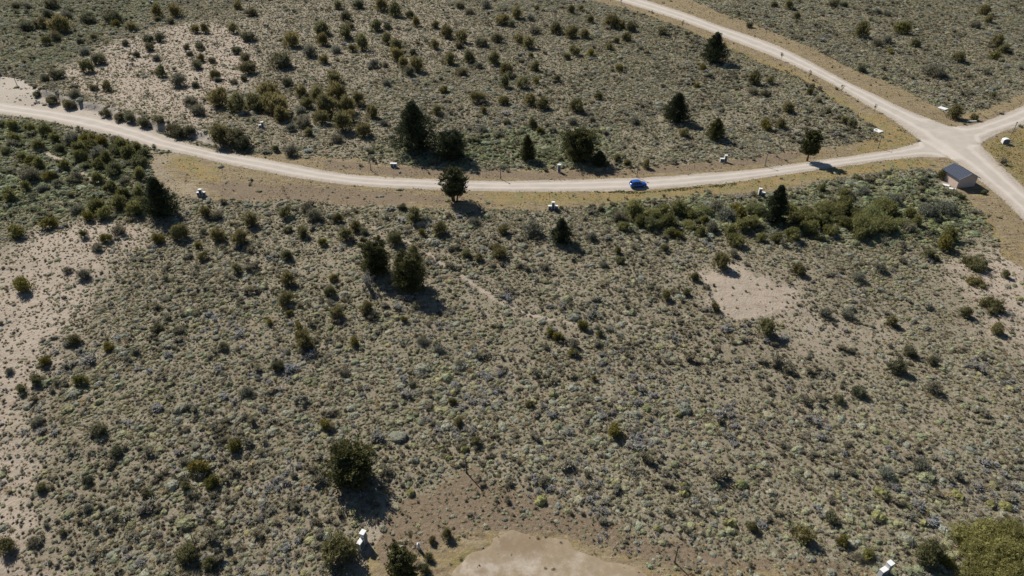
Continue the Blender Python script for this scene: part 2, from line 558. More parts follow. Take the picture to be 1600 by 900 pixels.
    c = k.mix(k.math('MULTIPLY', k.ramp(big, 0.4, 0.65), 0.18), c, (0.17, 0.135, 0.09))
    b = k.bsdf(c, 0.95, 0.1)
    hgt = k.math('ADD', k.math('MULTIPLY', fine, 1.0), k.math('MULTIPLY', grit, 0.45))
    k.bump(hgt, 0.9, 0.22, b)
    return k.done(b.outputs[0])

def masks(X, Y):
    """ground masks shared by the ground material and the planting"""
    r = {}
    wob = (fbm(X, Y, 5.0, 2) - 0.5) * 4.0 + (vnoise(X, Y, 0.9, 0) - 0.5) * 0.8
    rs = road_sd(X, Y)
    tn = sdf(X, Y, TURN)
    r['road'] = np.maximum(rs, tn)
    r['roads_only'] = rs
    vg = np.full(X.shape, -20.0)
    for P in (V_FAR, V_RIGHT, V_NEAR, V_EAST):
        vg = np.maximum(vg, sdf(X, Y, P))
    vt = sdf(X, Y, V_TURN)
    r['verge'] = np.maximum(sstep(-0.6, 0.8, vg + wob * 0.45), 0.8 * sstep(-1.5, 2.0, vt + wob))
    r['hardverge'] = sstep(-0.3, 0.9, vg + wob * 0.35)
    r['turnverge'] = sstep(-2.0, 2.0, vt + wob)
    oc = np.zeros(X.shape)
    for P in OCHRE:
        oc = np.maximum(oc, sstep(-1.5, 2.0, sdf(X, Y, P) + wob))
    r['ochre'] = oc
    br = np.zeros(X.shape)
    for P in BROWN:
        br = np.maximum(br, sstep(-1.5, 1.5, sdf(X, Y, P) + wob * 0.7))
    r['brown'] = br
    sp = np.zeros(X.shape)
    for P, w in SAND_SPARSE:
        sp = np.maximum(sp, w * sstep(-9, 6, sdf(X, Y, P) + wob * 2.6))
    bare = np.zeros(X.shape)
    for P, w in SAND_BARE:
        bare = np.maximum(bare, w * sstep(-2.0, 2.6, sdf(X, Y, P) + wob * 1.5))
    pa = np.zeros(X.shape)
    for P, w in PATHS:
        d, _, _ = seg_dist(X, Y, P, False)
        pa = np.maximum(pa, sstep(w + 0.55, w * 0.6, d + (vnoise(X, Y, 1.3, 5) - 0.5) * 0.7))
    r['sparse'] = sp
    r['bare'] = bare
    r['path'] = pa * sstep(0.28, 0.48, fbm(X, Y, 6.0, 4))
    d, s, t = seg_dist(X, Y, BANK, False)
    ends = sstep(0.0, 0.1, t) * sstep(1.0, 0.85, t)
    cut = sstep(-0.5, 0.2, d * s) * sstep(3.0, 1.5, d * s) * ends
    pull = np.maximum(sstep(-0.8, 0.8, sdf(X, Y, PULL) + wob * 0.3), 0.42 * sstep(-0.8, 1.0, sdf(X, Y, PULL2) + wob * 0.5))
    r['dust'] = np.maximum.reduce([sstep(-1.1, 0.2, rs + wob * 0.18), 0.25 * sstep(-2.0, 2.0, tn + wob * 0.9), cut * 0.9, pull])
    r['pull'] = np.maximum(pull, cut * 0.8)
    r['sand'] = np.maximum.reduce([sp * 0.8, bare, pa * 0.8])
    gr = np.zeros(X.shape)
    for gi_, P in enumerate(GREEN):
        gr = np.maximum(gr, (0.4 if gi_ == 2 else 1.0) * sstep(-4, 5, sdf(X, Y, P) + wob * 1.5))
    r['green'] = gr
    return r

def build_ground():
    # rows: fine near the camera, coarser far off; columns fan out with distance
    ys = [41.0]
    while ys[-1] < 345:
        ys.append(ys[-1] + 0.30 + 0.0036 * (ys[-1] - 40))
    ys = [-3000, -800, -200, -40, 10, 28, 36] + ys + [360, 400, 480, 650, 1000, 1700, 3000, 6000]
    su = np.linspace(-1, 1, 521)
    side = np.array([1.04, 1.12, 1.3, 1.7, 2.6, 5.0, 12.0, 30.0, 80.0])
    su = np.concatenate([-side[::-1], su, side])
    ys = np.array(ys, float)
    half = 0.86 * np.clip(ys, 40, 345) + 34
    X = su[None, :] * half[:, None]
    Y = np.repeat(ys[:, None], len(su), 1)
    Xf, Yf = X.ravel(), Y.ravel()
    mk = masks(Xf, Yf)
    Z = height(Xf, Yf, mk['roads_only'])
    nr, nc = X.shape
    i = np.arange(nr * nc).reshape(nr, nc)
    F = np.stack([i[:-1, :-1].ravel(), i[:-1, 1:].ravel(), i[1:, 1:].ravel(), i[1:, :-1].ravel()], 1)
    me = mesh_np("ground", np.stack([Xf, Yf, Z], 1), F, [ground_material()], smooth=True)
    for nm in ('sand', 'verge', 'ochre', 'brown', 'dust', 'green'):
        a = me.attributes.new(nm, 'FLOAT', 'POINT')
        a.data.foreach_set("value", mk[nm].astype(np.float32))
    o = link("ground", me)
    tag(o, kind='structure')

build_ground()

# ------------------------------------------------------------------ ROADS (raised gravel sheets whose ragged edges sink into the ground)
def road_material(name, base, pale, track=True, patches=False):
    k = NT(name)
    pos = k.n("ShaderNodeNewGeometry").outputs['Position']
    mid = k.noise(0.22, 5, 0.6, pos)
    fine = k.noise(1.6, 5, 0.65, pos)
    grit = k.noise(11.0, 3, 0.7, pos)
    c = k.mix(mid, base, pale)
    lat = k.attr('lat').outputs['Fac']
    if track:
        al = k.math('ABSOLUTE', lat)
        dd = k.math('ABSOLUTE', k.math('SUBTRACT', k.math('ADD', al, k.math('MULTIPLY', k.math('SUBTRACT', mid, 0.5), 0.25)), 0.42))
        tr = k.ramp(dd, 0.24, 0.04)
        c = k.mix(k.math('MULTIPLY', tr, 0.55), c, tuple(min(1, v * 1.12) for v in pale))
        ed = k.ramp(k.math('ADD', al, k.math('MULTIPLY', k.math('SUBTRACT', fine, 0.5), 1.3)), 0.66, 1.0)
        c = k.mix(k.math('MULTIPLY', ed, 0.75), c, (0.29, 0.235, 0.175))
    if patches:
        edge = k.ramp(k.math('ADD', lat, k.math('MULTIPLY', k.math('SUBTRACT', k.noise(0.30, 7, 0.7, pos), 0.5), 2.4)), 0.78, 0.12)
        c = k.mix(k.math('MULTIPLY', edge, 0.95), c, k.mix(fine, (0.165, 0.122, 0.076), (0.285, 0.224, 0.148)))
        big = k.noise(0.16, 6, 0.65, pos)
        c = k.mix(k.math('MULTIPLY', k.ramp(big, 0.50, 0.62), 0.75), c, (0.195, 0.140, 0.088))
        c = k.mix(k.math('MULTIPLY', k.ramp(k.noise(0.9, 6, 0.7, pos), 0.52, 0.66), 0.55), c, (0.215, 0.165, 0.105))
    c = k.mix(k.math('MULTIPLY', k.ramp(grit, 0.5, 0.75), 0.35), c, (0.30, 0.25, 0.195))
    c = k.mix(k.math('MULTIPLY', k.ramp(fine, 0.55, 0.75), 0.3), c, (0.37, 0.31, 0.24))
    b = k.bsdf(c, 0.95, 0.12)
    k.bump(k.math('ADD', fine, k.math('MULTIPLY', grit, 0.5)), 0.5, 0.06, b)
    return k.done(b.outputs[0])

def build_sheet(name, sdfun, latfun, bounds, step, mat, label, ragged=1.0):
    x0, x1, y0, y1 = bounds
    xs = np.arange(x0, x1, step)
    ysr = np.arange(y0, y1, step)
    X, Y = np.meshgrid(xs, ysr)
    Xf, Yf = X.ravel(), Y.ravel()
    d = sdfun(Xf, Yf)
    keep = (d > -0.9).reshape(X.shape)
    q = keep[:-1, :-1] & keep[:-1, 1:] & keep[1:, 1:] & keep[1:, :-1]
    i = np.arange(X.size).reshape(X.shape)
    F = np.stack([i[:-1, :-1][q], i[:-1, 1:][q], i[1:, 1:][q], i[1:, :-1][q]], 1)
    used = np.unique(F)
    mp = np.full(X.size, -1)
    mp[used] = np.arange(len(used))
    F = mp[F]
    Xu, Yu, du = Xf[used], Yf[used], d[used]
    rag = (vnoise(Xu, Yu, 1.1, 1) - 0.5) * 0.9 + (vnoise(Xu, Yu, 3.7, 3) - 0.5) * 1.0 * ragged
    Z = height(Xu, Yu) + np.clip((du + rag) * 0.12, -0.12, 0.05)
    me = mesh_np(name, np.stack([Xu, Yu, Z], 1), F, [mat], smooth=True)
    a = me.attributes.new('lat', 'FLOAT', 'POINT')
    a.data.foreach_set("value", latfun(Xu, Yu).astype(np.float32))
    return tag(link(name, me), label=label, kind='structure')

RM = road_material("road_gravel", (0.300, 0.264, 0.216), (0.448, 0.402, 0.345))
_sdc = {}
def road_part(i):
    def f(X, Y):
        ds = [sdf(X, Y, R[0]) for R in ROADS]
        d = ds[i]
        return d
    def lat(X, Y):
        P, T, B_ = ROADS[i]
        a, _, _ = seg_dist(X, Y, T, False)
        b, _, _ = seg_dist(X, Y, B_, False)
        v = (a - b) / (a + b + 1e-6)
        oth = np.max([sdf(X, Y, ROADS[j][0]) for j in range(3) if j != i], axis=0)
        return v * sstep(1.5, -4.0, oth)
    return f, lat

def union_sd(X, Y):
    return road_sd(X, Y)

def union_lat(X, Y):
    ds = np.stack([sdf(X, Y, R[0]) for R in ROADS])
    v = np.zeros(X.shape)
    for i in range(3):
        _, l = road_part(i)
        v = np.where(ds.argmax(0) == i, l(X, Y), v)
    return v

allr = np.vstack([R[0] for R in ROADS])
build_sheet("dirt_road", union_sd, union_lat, (allr[:, 0].min() - 2, allr[:, 0].max() + 2, allr[:, 1].min() - 2, min(380, allr[:, 1].max())), 0.5, RM,
            "pale gravel roads meeting at a junction on the right")
TM = road_material("turnaround_gravel", (0.290, 0.246, 0.190), (0.400, 0.350, 0.280), track=False, patches=True)
build_sheet("dirt_clearing", lambda X, Y: sdf(X, Y, TURN), lambda X, Y: np.clip(sdf(X, Y, TURN) / 8.0, 0, 1),
            (TURN[:, 0].min() - 2, TURN[:, 0].max() + 2, TURN[:, 1].min() - 2, TURN[:, 1].max() + 2), 0.3, TM,
            "pale dirt turning place at the bottom edge", 4.0)

# ------------------------------------------------------------------ PLANT MESHES
def ico(sub):
    bm = bmesh.new()
    bmesh.ops.create_icosphere(bm, subdivisions=sub, radius=1.0)
    V = np.array([v.co[:] for v in bm.verts])
    F = np.array([[v.index for v in f.verts] for f in bm.faces])
    bm.free()
    return V, F
ICO1, ICO2, ICO3 = ico(1), ico(2), ico(3)

def unit(v):
    return v / (np.linalg.norm(v, axis=-1, keepdims=True) + 1e-9)

def leaf_tris(P, D, length, width, r):
    """one narrow triangle per leaf at P along D"""
    n = len(P)
    D = unit(D)
    S = unit(np.cross(D, unit(r.normal(size=(n, 3)))))
    L = (length * (0.6 + 0.8 * r.random(n)))[:, None]
    W = (width * (0.6 + 0.8 * r.random(n)))[:, None]
    a = P - S * W * 0.5 - D * L * 0.3
    b = P + S * W * 0.5 - D * L * 0.3
    c = P + D * L * 0.7
    V = np.stack([a, b, c], 1).reshape(-1, 3)
    F = np.arange(3 * n).reshape(-1, 3)
    return V, F

def clump_quads(P, D, length, width, r):
    """leaf sprays: bent two-triangle blades"""
    n = len(P)
    D = unit(D)
    S = unit(np.cross(D, unit(r.normal(size=(n, 3)))))
    N = np.cross(S, D)
    L = (length * (0.6 + 0.8 * r.random(n)))[:, None]
    W = (width * (0.6 + 0.8 * r.random(n)))[:, None]
    a = P - D * L * 0.4
    b = P + S * W * 0.5
    c = P + D * L * 0.6 + N * L * 0.12
    d = P - S * W * 0.5
    V = np.stack([a, b, c, d], 1).reshape(-1, 3)
    F = np.arange(4 * n).reshape(-1, 4)
    return V, F

def lumpy(V, r, amp, freq=2.2):
    ph = r.random((5, 3)) * 6.28
    w = r.normal(size=(5, 3)) * freq
    s = np.zeros(len(V))
    for i in range(5):
        s += np.sin(V @ w[i] + ph[i, 0])
    return V * (1 + amp * s / 5)[:, None]

class Plant:
    def __init__(self):
        self.V, self.F, self.M, self.A, self.n = [], [], [], [], 0
    def add(self, V, F, mi, var):
        self.V.append(V)
        self.F.append(F + self.n)
        self.M.append(np.full(len(F), mi))
        self.A.append(var)
        self.n += len(V)
    def mesh(self, name, mats):
        # group faces by size so attributes line up
        o = sorted(range(len(self.F)), key=lambda i: self.F[i].shape[1])
        return mesh_np(name, np.vstack(self.V), [self.F[i] for i in o], mats, np.concatenate([self.M[i] for i in o]),
                       np.concatenate([self.A[i] for i in o]))

def cushion_mesh(name, seed, mats, n=110, flatness=0.62, shag=0.14, lumps=3, leaf=(0.16, 0.07), up=0.5):
    """low steppe plant, about 1 m across at scale 1"""
    r = np.random.default_rng(seed)
    p = Plant()
    cs = [(0.0, 0.0, 0.40)] + [(0.26 * math.cos(a), 0.26 * math.sin(a), 0.22 + 0.14 * r.random()) for a in r.random(lumps) * 6.28]
    for cx, cy, rad in cs:
        V, F = ICO2
        V = lumpy(V.copy(), r, 0.45, 3.5)
        V = V * np.array([rad, rad, rad * flatness * 1.5]) * 0.98
        V = V + np.array([cx, cy, rad * 0.25])
        p.add(V, F, 0, r.random(len(F)))
        m = max(8, int(n * rad / sum(c[2] for c in cs)))
        d = r.normal(size=(m, 3))
        d[:, 2] = np.abs(d[:, 2]) + 0.1
        d = unit(d)
        P = d * np.array([rad, rad, rad * flatness * 1.5]) * (0.96 + 0.14 * r.random((m, 1))) + np.array([cx, cy, rad * 0.25])
        D = d + np.array([0, 0, up]) + r.normal(size=(m, 3)) * shag * 3
        V, F = leaf_tris(P, D, leaf[0], leaf[1], r)
        p.add(V, F, 0, r.random(len(F)))
    return p.mesh(name, mats)

def tussock_mesh(name, seed, mats, n=90):
    """dry bunch grass: blades fanning out of one root"""
    r = np.random.default_rng(seed)
    p = Plant()
    a = r.random(n) * 6.28
    t = r.random(n) ** 0.7
    D = np.stack([np.cos(a) * t * 1.1, np.sin(a) * t * 1.1, 0.35 + 0.7 * r.random(n)], 1)
    P = np.stack([np.cos(a) * t * 0.22, np.sin(a) * t * 0.22, 0.12 + 0.1 * r.random(n)], 1)
    V, F = leaf_tris(P, D, 0.48, 0.07, r)
    p.add(V, F, 0, r.random(len(F)))
    V, F = ICO1
    p.add(lumpy(V.copy(), r, 0.3) * np.array([0.27, 0.27, 0.2]) + np.array([0, 0, 0.06]), F, 0, r.random(len(F)))
    return p.mesh(name, mats)

def shaggy_mesh(name, seed, mats, n=170):
    """loose small shrub with twigs poking out, about 1 m across"""
    r = np.random.default_rng(seed)
    p = Plant()
    for q in range(5):
        c = np.array([r.normal() * 0.2, r.normal() * 0.2, 0.2 + 0.22 * r.random()])
        rad = 0.2 + 0.14 * r.random()
        V, F = ICO1
        p.add(lumpy(V.copy(), r, 0.35) * rad * 0.7 + c, F, 1, r.random(len(F)))
        m = n // 5
        d = unit(r.normal(size=(m, 3)) + np.array([0, 0, 0.5]))
        P = c + d * rad * (0.6 + 0.6 * r.random((m, 1)))
        P[:, 2] = np.clip(P[:, 2], 0.02, None)
        V, F = leaf_tris(P, d + np.array([0, 0, 0.7]) + r.normal(size=(m, 3)) * 0.4, 0.22, 0.055, r)
        p.add(V, F, 0, r.random(len(F)))
    return p.mesh(name, mats)

def bush_mesh(name, seed, mats, n=1500, lobes=8, tall=0.85, leaf=(0.105, 0.034), up=0.8, spread=0.3, open_=0.25):
    """rounded shrub 1 m wide at scale 1: stems, lumpy lobes of upright sprays"""
    r = np.random.default_rng(seed)
    p = Plant()
    cs = []
    for q in range(lobes):
        a = r.random() * 6.28
        t = spread * math.sqrt(r.random())
        z = (0.30 + 0.36 * r.random() * (1 - t / 0.5)) * tall
        cs.append((np.array([t * math.cos(a), t * math.sin(a), z]), 0.15 + 0.10 * r.random()))
    for c, rad in cs:
        # stem from the root to the lobe
        root = np.array([c[0] * 0.18, c[1] * 0.18, -0.02])
        ax = unit((c - root)[None])[0]
        s = unit(np.cross(ax, [0.3, 0.8, 0.2])[None])[0]
        u = np.cross(ax, s)
        V = []
        for h, w in ((0, 0.016), (1, 0.008)):
            q0 = root + (c - root) * h
            V += [q0 + (s * math.cos(t) + u * math.sin(t)) * w for t in (0, 2.1, 4.2)]
        F = np.array([[0, 1, 4], [0, 4, 3], [1, 2, 5], [1, 5, 4], [2, 0, 3], [2, 3, 5]])
        p.add(np.array(V), F, 1, r.random(6))
        V, F = ICO1
        p.add(lumpy(V.copy(), r, 0.35) * np.array([rad, rad, rad * 1.1]) * (0.86 - open_) + c, F, 0, r.random(len(F)) * 0.5)
        m = int(n * rad / sum(k[1] for k in cs))
        d = unit(r.normal(size=(m, 3)) + np.array([0, 0, 0.25]))
        P = c + d * rad * np.array([1, 1, 1.15]) * (0.62 + 0.5 * r.random((m, 1)) ** 0.8)
        # twigs: drop leaves in tight tufts
        tuft = unit(r.normal(size=(max(6, m // 9), 3)) + np.array([0, 0, 0.3]))
        k = r.integers(0, len(tuft), m)
        P2 = c + tuft[k] * rad * np.array([1.05, 1.05, 1.25]) * (0.75 + 0.45 * r.random((m, 1))) + r.normal(size=(m, 3)) * rad * 0.12
        sel = r.random(m) < 0.55
        P[sel] = P2[sel]
        P[:, 2] = np.clip(P[:, 2], 0.03, None)
        V, F = leaf_tris(P, d * 0.8 + np.array([0, 0, up]) + r.normal(size=(m, 3)) * 0.35, leaf[0], leaf[1], r)
        p.add(V, F, 0, np.clip(r.random(m) * 0.6 + 0.4 * r.random(), 0, 1))
    # low skirt of leaves so the plant sits on the ground
    m = n // 7
    a = r.random(m) * 6.28
    t = 0.20 + 0.22 * r.random(m)
    P = np.stack([t * np.cos(a), t * np.sin(a), 0.04 + 0.2 * r.random(m)], 1)
    V, F = leaf_tris(P, np.stack([np.cos(a), np.sin(a), 0.8 + 0 * a], 1) + r.normal(size=(m, 3)) * 0.3, leaf[0], leaf[1], r)
    p.add(V, F, 0, r.random(m) * 0.6)
    return p.mesh(name, mats)

def trunk_mesh(name, seed, mat, H, R, stems=1, spread=0.0, limbs=10, z0=0.25, reach=0.5):
    r = np.random.default_rng(seed)
    mb = MB()
    for s in range(stems):
        a = 6.28 * s / max(1, stems) + r.random()
        o = spread * (0.6 + 0.4 * r.random())
        pts, rad = [], []
        for i in range(6):
            t = i / 5
            pts.append((math.cos(a) * o * (0.45 + t) + r.normal() * 0.02 * H * t * 0.4, math.sin(a) * o * (0.45 + t) + r.normal() * 0.02 * H * t * 0.4, -0.15 + t * H * 0.9))
            rad.append(R * (1.25 - 1.05 * t) if i else R * 1.5)
        mb.tube(pts, rad, 8)
        for q in range(limbs):
            t = z0 + (0.85 - z0) * (q + r.random()) / limbs
            i = min(4, int(t * 5))
            f = t * 5 - i
            p0 = Vector(pts[i]).lerp(Vector(pts[i + 1]), f)
            b = r.random() * 6.28
            L = reach * (1.1 - t)
            p1 = p0 + Vector((math.cos(b) * L * 0.5, math.sin(b) * L * 0.5, L * 0.18))
            p2 = p0 + Vector((math.cos(b) * L, math.sin(b) * L, L * 0.42))
            mb.tube([p0, p1, p2], [R * 0.4 * (1.1 - t), R * 0.25 * (1.1 - t), R * 0.1], 5)
    return mb.mesh(name, mat)

def conifer_mesh(name, seed, mats, H, W, n=5200, z0=0.06, shape='cone', blade=(0.42, 0.16), gaps=0.25, stems=1):
    """crown: branches carrying clumps of needle sprays; H, W in metres"""
    r = np.random.default_rng(seed)
    p = Plant()
    nb = 120 if shape != 'round' else 95
    per = n // nb
    if shape == 'multi':
        tops = [(0.21 * W * math.cos(1.05 * q + r.random() * 0.6), 0.21 * W * math.sin(1.05 * q), 0.66 + 0.34 * r.random()) for q in range(6)]
    for q in range(nb):
        t = z0 + (1 - z0) * ((q + r.random()) / nb) ** 1.1
        a = q * 2.39996 + r.normal() * 0.35
        if shape == 'cone':
            rad = W / 2 * 1.08 * (1 - ((t - z0) / (1 - z0)) ** 1.32) * (0.74 + 0.5 * r.random()) * (0.72 + 0.28 * sstep(z0, z0 + 0.12, t)) + 0.12
            c0 = np.array([0, 0, t * H])
        elif shape == 'multi':
            tx, ty, th = tops[q % 6]
            t = t * th
            rad = W * 0.37 * (1 - (t / th) ** 2.2) * (0.65 + 0.6 * r.random()) + 0.10
            c0 = np.array([tx * (0.4 + t), ty * (0.4 + t), t * H])
        else:
            u = (t - z0) / (1 - z0)
            rad = W / 2 * math.sqrt(max(0.02, 1 - (2 * u - 0.86) ** 2 / 1.3)) * (0.62 + 0.46 * r.random())
            c0 = np.array([0, 0, t * H])
        if r.random() < gaps * 0.45:
            rad *= 0.6
        dirv = np.array([math.cos(a), math.sin(a), 0.28 + 0.5 * (t if shape != 'round' else t * 0.7)])
        m = per
        s = np.sqrt(r.random(m)) * 1.03
        wdt = 0.10 * W * (0.55 + 0.6 * (1 - t))
        P = c0 + s[:, None] * rad * dirv * np.array([1, 1, 0.6]) + r.normal(size=(m, 3)) * wdt * np.array([0.75, 0.75, 0.5]) * (1.1 - 0.45 * s)[:, None]
        D = np.array([dirv[0], dirv[1], 0.75]) + r.normal(size=(m, 3)) * 0.5
        V, F = clump_quads(P, D, blade[0], blade[1], r)
        p.add(V, F, 0, np.clip(0.5 * r.random(m) + 0.5 * r.random(), 0, 1))
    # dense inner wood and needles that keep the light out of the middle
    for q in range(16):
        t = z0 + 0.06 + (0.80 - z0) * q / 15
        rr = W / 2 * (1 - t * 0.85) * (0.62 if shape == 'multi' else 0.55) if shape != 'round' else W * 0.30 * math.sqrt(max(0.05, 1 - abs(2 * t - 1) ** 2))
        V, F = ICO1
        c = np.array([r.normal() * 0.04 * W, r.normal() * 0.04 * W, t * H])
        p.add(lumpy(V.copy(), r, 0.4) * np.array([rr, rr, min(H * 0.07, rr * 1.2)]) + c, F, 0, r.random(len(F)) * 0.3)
    # leader
    m = 60
    P = np.stack([r.normal(size=m) * 0.07 * W * 0.4, r.normal(size=m) * 0.07 * W * 0.4, H * (0.86 + 0.14 * r.random(m))], 1)
    if shape == 'cone':
        V, F = clump_quads(P, r.normal(size=(m, 3)) * 0.35 + np.array([0, 0, 1.0]), blade[0], blade[1] * 0.8, r)
        p.add(V, F, 0, r.random(m))
    return p.mesh(name, mats)

# ------------------------------------------------------------------ SCATTERED GROUND COVER (nobody could count it: stuff)
M_twig = surf_mat("twig_bark", (0.115, 0.092, 0.068), 0.9, 0.1, 0.3, 6.0, 0.0)
def I(name, ca, cb, **k):
    return leaf_mat(name, ca, cb, 'inst', **k)
LC_cush = I("cushion_leaf", (0.225, 0.220, 0.116), (0.362, 0.346, 0.195), transl=0.42)
LC_grey = I("grey_scrub_leaf", (0.240, 0.228, 0.156), (0.395, 0.372, 0.262), transl=0.42)
LC_straw = I("dry_grass_blade", (0.290, 0.236, 0.146), (0.470, 0.396, 0.258), transl=0.42)
LC_dark = I("dark_scrub_leaf", (0.120, 0.112, 0.068), (0.235, 0.216, 0.136), transl=0.4)
LC_blue = I("silver_scrub_leaf", (0.310, 0.308, 0.285), (0.480, 0.475, 0.440), transl=0.38)

proto_col = bpy.data.collections.new("ground_cover_plants")
PROTO = []
def proto(name, me):
    o = bpy.data.objects.new("%02d_%s" % (len(PROTO), name), me)
    proto_col.objects.link(o)
    PROTO.append(o.name)
    return len(PROTO) - 1
def protos(fn, name, mats, seeds, **k):
    return [proto(name, fn(name, s, mats, **k)) for s in seeds]
T_cush = protos(cushion_mesh, "cushion", [LC_cush], (1, 2, 3, 4), n=120)
T_grey = protos(cushion_mesh, "grey_scrub", [LC_grey], (5, 6, 7, 8), n=130, flatness=0.55, shag=0.25, leaf=(0.22, 0.055))
T_greyx = protos(shaggy_mesh, "grey_scrub", [LC_grey, M_twig], (11, 12, 13))
T_straw = protos(tussock_mesh, "tussock", [LC_straw], (21, 22, 23, 24))
T_dark = protos(shaggy_mesh, "dark_scrub", [LC_dark, M_twig], (31, 32, 33))
T_blue = protos(shaggy_mesh, "silver_scrub", [LC_blue, M_twig], (41, 42))

gn_cache = {}
def scatter(name, X, Y, idx, size, tall, tint, label, cat):
    n = len(X)
    Z = height(X, Y) - 0.03
    me = bpy.data.meshes.new(name)
    me.vertices.add(n)
    me.vertices.foreach_set("co", np.stack([X, Y, Z], 1).astype(np.float32).ravel())
    a = me.attributes.new("pick", 'INT', 'POINT')
    a.data.foreach_set("value", np.asarray(idx, np.int32))
    a = me.attributes.new("turn", 'FLOAT_VECTOR', 'POINT')
    rot = np.stack([rng.normal(size=n) * 0.10, rng.normal(size=n) * 0.10, rng.random(n) * 6.283], 1)
    a.data.foreach_set("vector", rot.astype(np.float32).ravel())
    a = me.attributes.new("grow", 'FLOAT_VECTOR', 'POINT')
    el = 1 + 0.3 * (rng.random(n) - 0.5)
    a.data.foreach_set("vector", np.stack([size * el, size / el, size * tall], 1).astype(np.float32).ravel())
    a = me.attributes.new("tint", 'FLOAT_COLOR', 'POINT')
    a.data.foreach_set("color", np.concatenate([tint, np.ones((n, 1))], 1).astype(np.float32).ravel())
    o = link(name, me)
    ng = gn_cache.get('g')
    if ng is None:
        ng = bpy.data.node_groups.new("plant_scatter", 'GeometryNodeTree')
        gn_cache['g'] = ng
        ng.interface.new_socket("Geometry", in_out='INPUT', socket_type='NodeSocketGeometry')
        ng.interface.new_socket("Geometry", in_out='OUTPUT', socket_type='NodeSocketGeometry')
        gi = ng.nodes.new("NodeGroupInput")
        go = ng.nodes.new("NodeGroupOutput")
        ci = ng.nodes.new("GeometryNodeCollectionInfo")
        ci.inputs['Collection'].default_value = proto_col
        ci.inputs['Separate Children'].default_value = True
        ci.inputs['Reset Children'].default_value = True
        ip = ng.nodes.new("GeometryNodeInstanceOnPoints")
        ip.inputs['Pick Instance'].default_value = True
        def na(nm, t):
            nd = ng.nodes.new("GeometryNodeInputNamedAttribute")
            nd.data_type = t
            nd.inputs['Name'].default_value = nm
            return nd.outputs['Attribute']
        e2r = ng.nodes.new("FunctionNodeEulerToRotation")
        ng.links.new(na("turn", 'FLOAT_VECTOR'), e2r.inputs[0])
        ng.links.new(gi.outputs[0], ip.inputs['Points'])
        ng.links.new(ci.outputs[0], ip.inputs['Instance'])
        ng.links.new(na("pick", 'INT'), ip.inputs['Instance Index'])
        ng.links.new(e2r.outputs[0], ip.inputs['Rotation'])
        ng.links.new(na("grow", 'FLOAT_VECTOR'), ip.inputs['Scale'])
        ng.links.new(ip.outputs[0], go.inputs[0])
    md = o.modifiers.new("plant_scatter", 'NODES')
    md.node_group = ng
    tag(o, label, cat, kind='stuff')
    return o

def candidates(cell, y0=40.0, y1=352.0, grow=0.0):
    """jittered points over the ground the photograph could see, with a margin"""
    out = []
    y = y0
    while y < y1:
        c = cell * (1 + grow * (y - y0) / 100)
        hw = 0.80 * math.hypot(y, 0) * 1.0 + 0.80 * 0.62 * CAM_H * (1 if y < 200 else 1) * 0.62
        m = int(2 * hw / c)
        x = (np.arange(m) + rng.random(m)) * c - hw
        yy = y + rng.random(m) * c
        out.append(np.stack([x, yy], 1))
        y += c
    P = np.vstack(out)
    d = depth(P[:, 0], P[:, 1])
    px = 800 + FPX * P[:, 0] / d
    py = 450 - FPX * (P[:, 1] * SP - CAM_H * CP) / d
    k = (px > -130) & (px < 1730) & (py > -45) & (py < 985)
    return P[k]

SHED_KEEP = wpoly([(1470, 262), (1492, 252), (1536, 280), (1540, 300), (1500, 300), (1466, 285)])

def free_density(P, mk):
    """0..1: how much of the ground plants cover"""
    X, Y = P[:, 0], P[:, 1]
    d = np.ones(len(P))
    sp = mk['sparse']
    patch = fbm(X, Y, 9.0, 3)
    d *= 1 - sp * (0.62 + 0.75 * sstep(0.62, 0.40, patch)).clip(0, 0.93) 
    d *= 0.62 + 0.38 * sstep(0.30, 0.46, fbm(X + 77, Y, 7.0, 5))
    d *= 1 - mk['bare'] * 0.97
    d *= 1 - mk['path'] * 0.93
    d *= 1 - mk['hardverge'] * 0.97
    d *= 1 - mk['turnverge'] * 0.18
    d *= 1 - np.clip(mk['brown'] * mk['turnverge'], 0, 1) * 0.42 * sstep(-6, 1, sdf(X, Y, wpoly([(560, 930), (590, 855), (640, 800), (720, 800), (900, 815), (1000, 845), (1200, 870), (1400, 900), (1400, 930)])))
    d *= 1 - sstep(0.3, 0.7, mk['pull']) * 0.95
    d[mk['road'] > -0.9] = 0
    d[sdf(X, Y, SHED_KEEP) > -0.5] = 0
    return d

def tint_for(X, Y, n, warm=0.0):
    b = 0.85 + 0.45 * rng.random(n) + 0.25 * (fbm(X, Y, 16.0, 4) - 0.5)
    h = -0.025 + rng.normal(size=n) * 0.04
    return np.clip(np.stack([b * (1 + h + warm), b, b * (1 - h * 1.3 - warm)], 1), 0.3, 1.7)

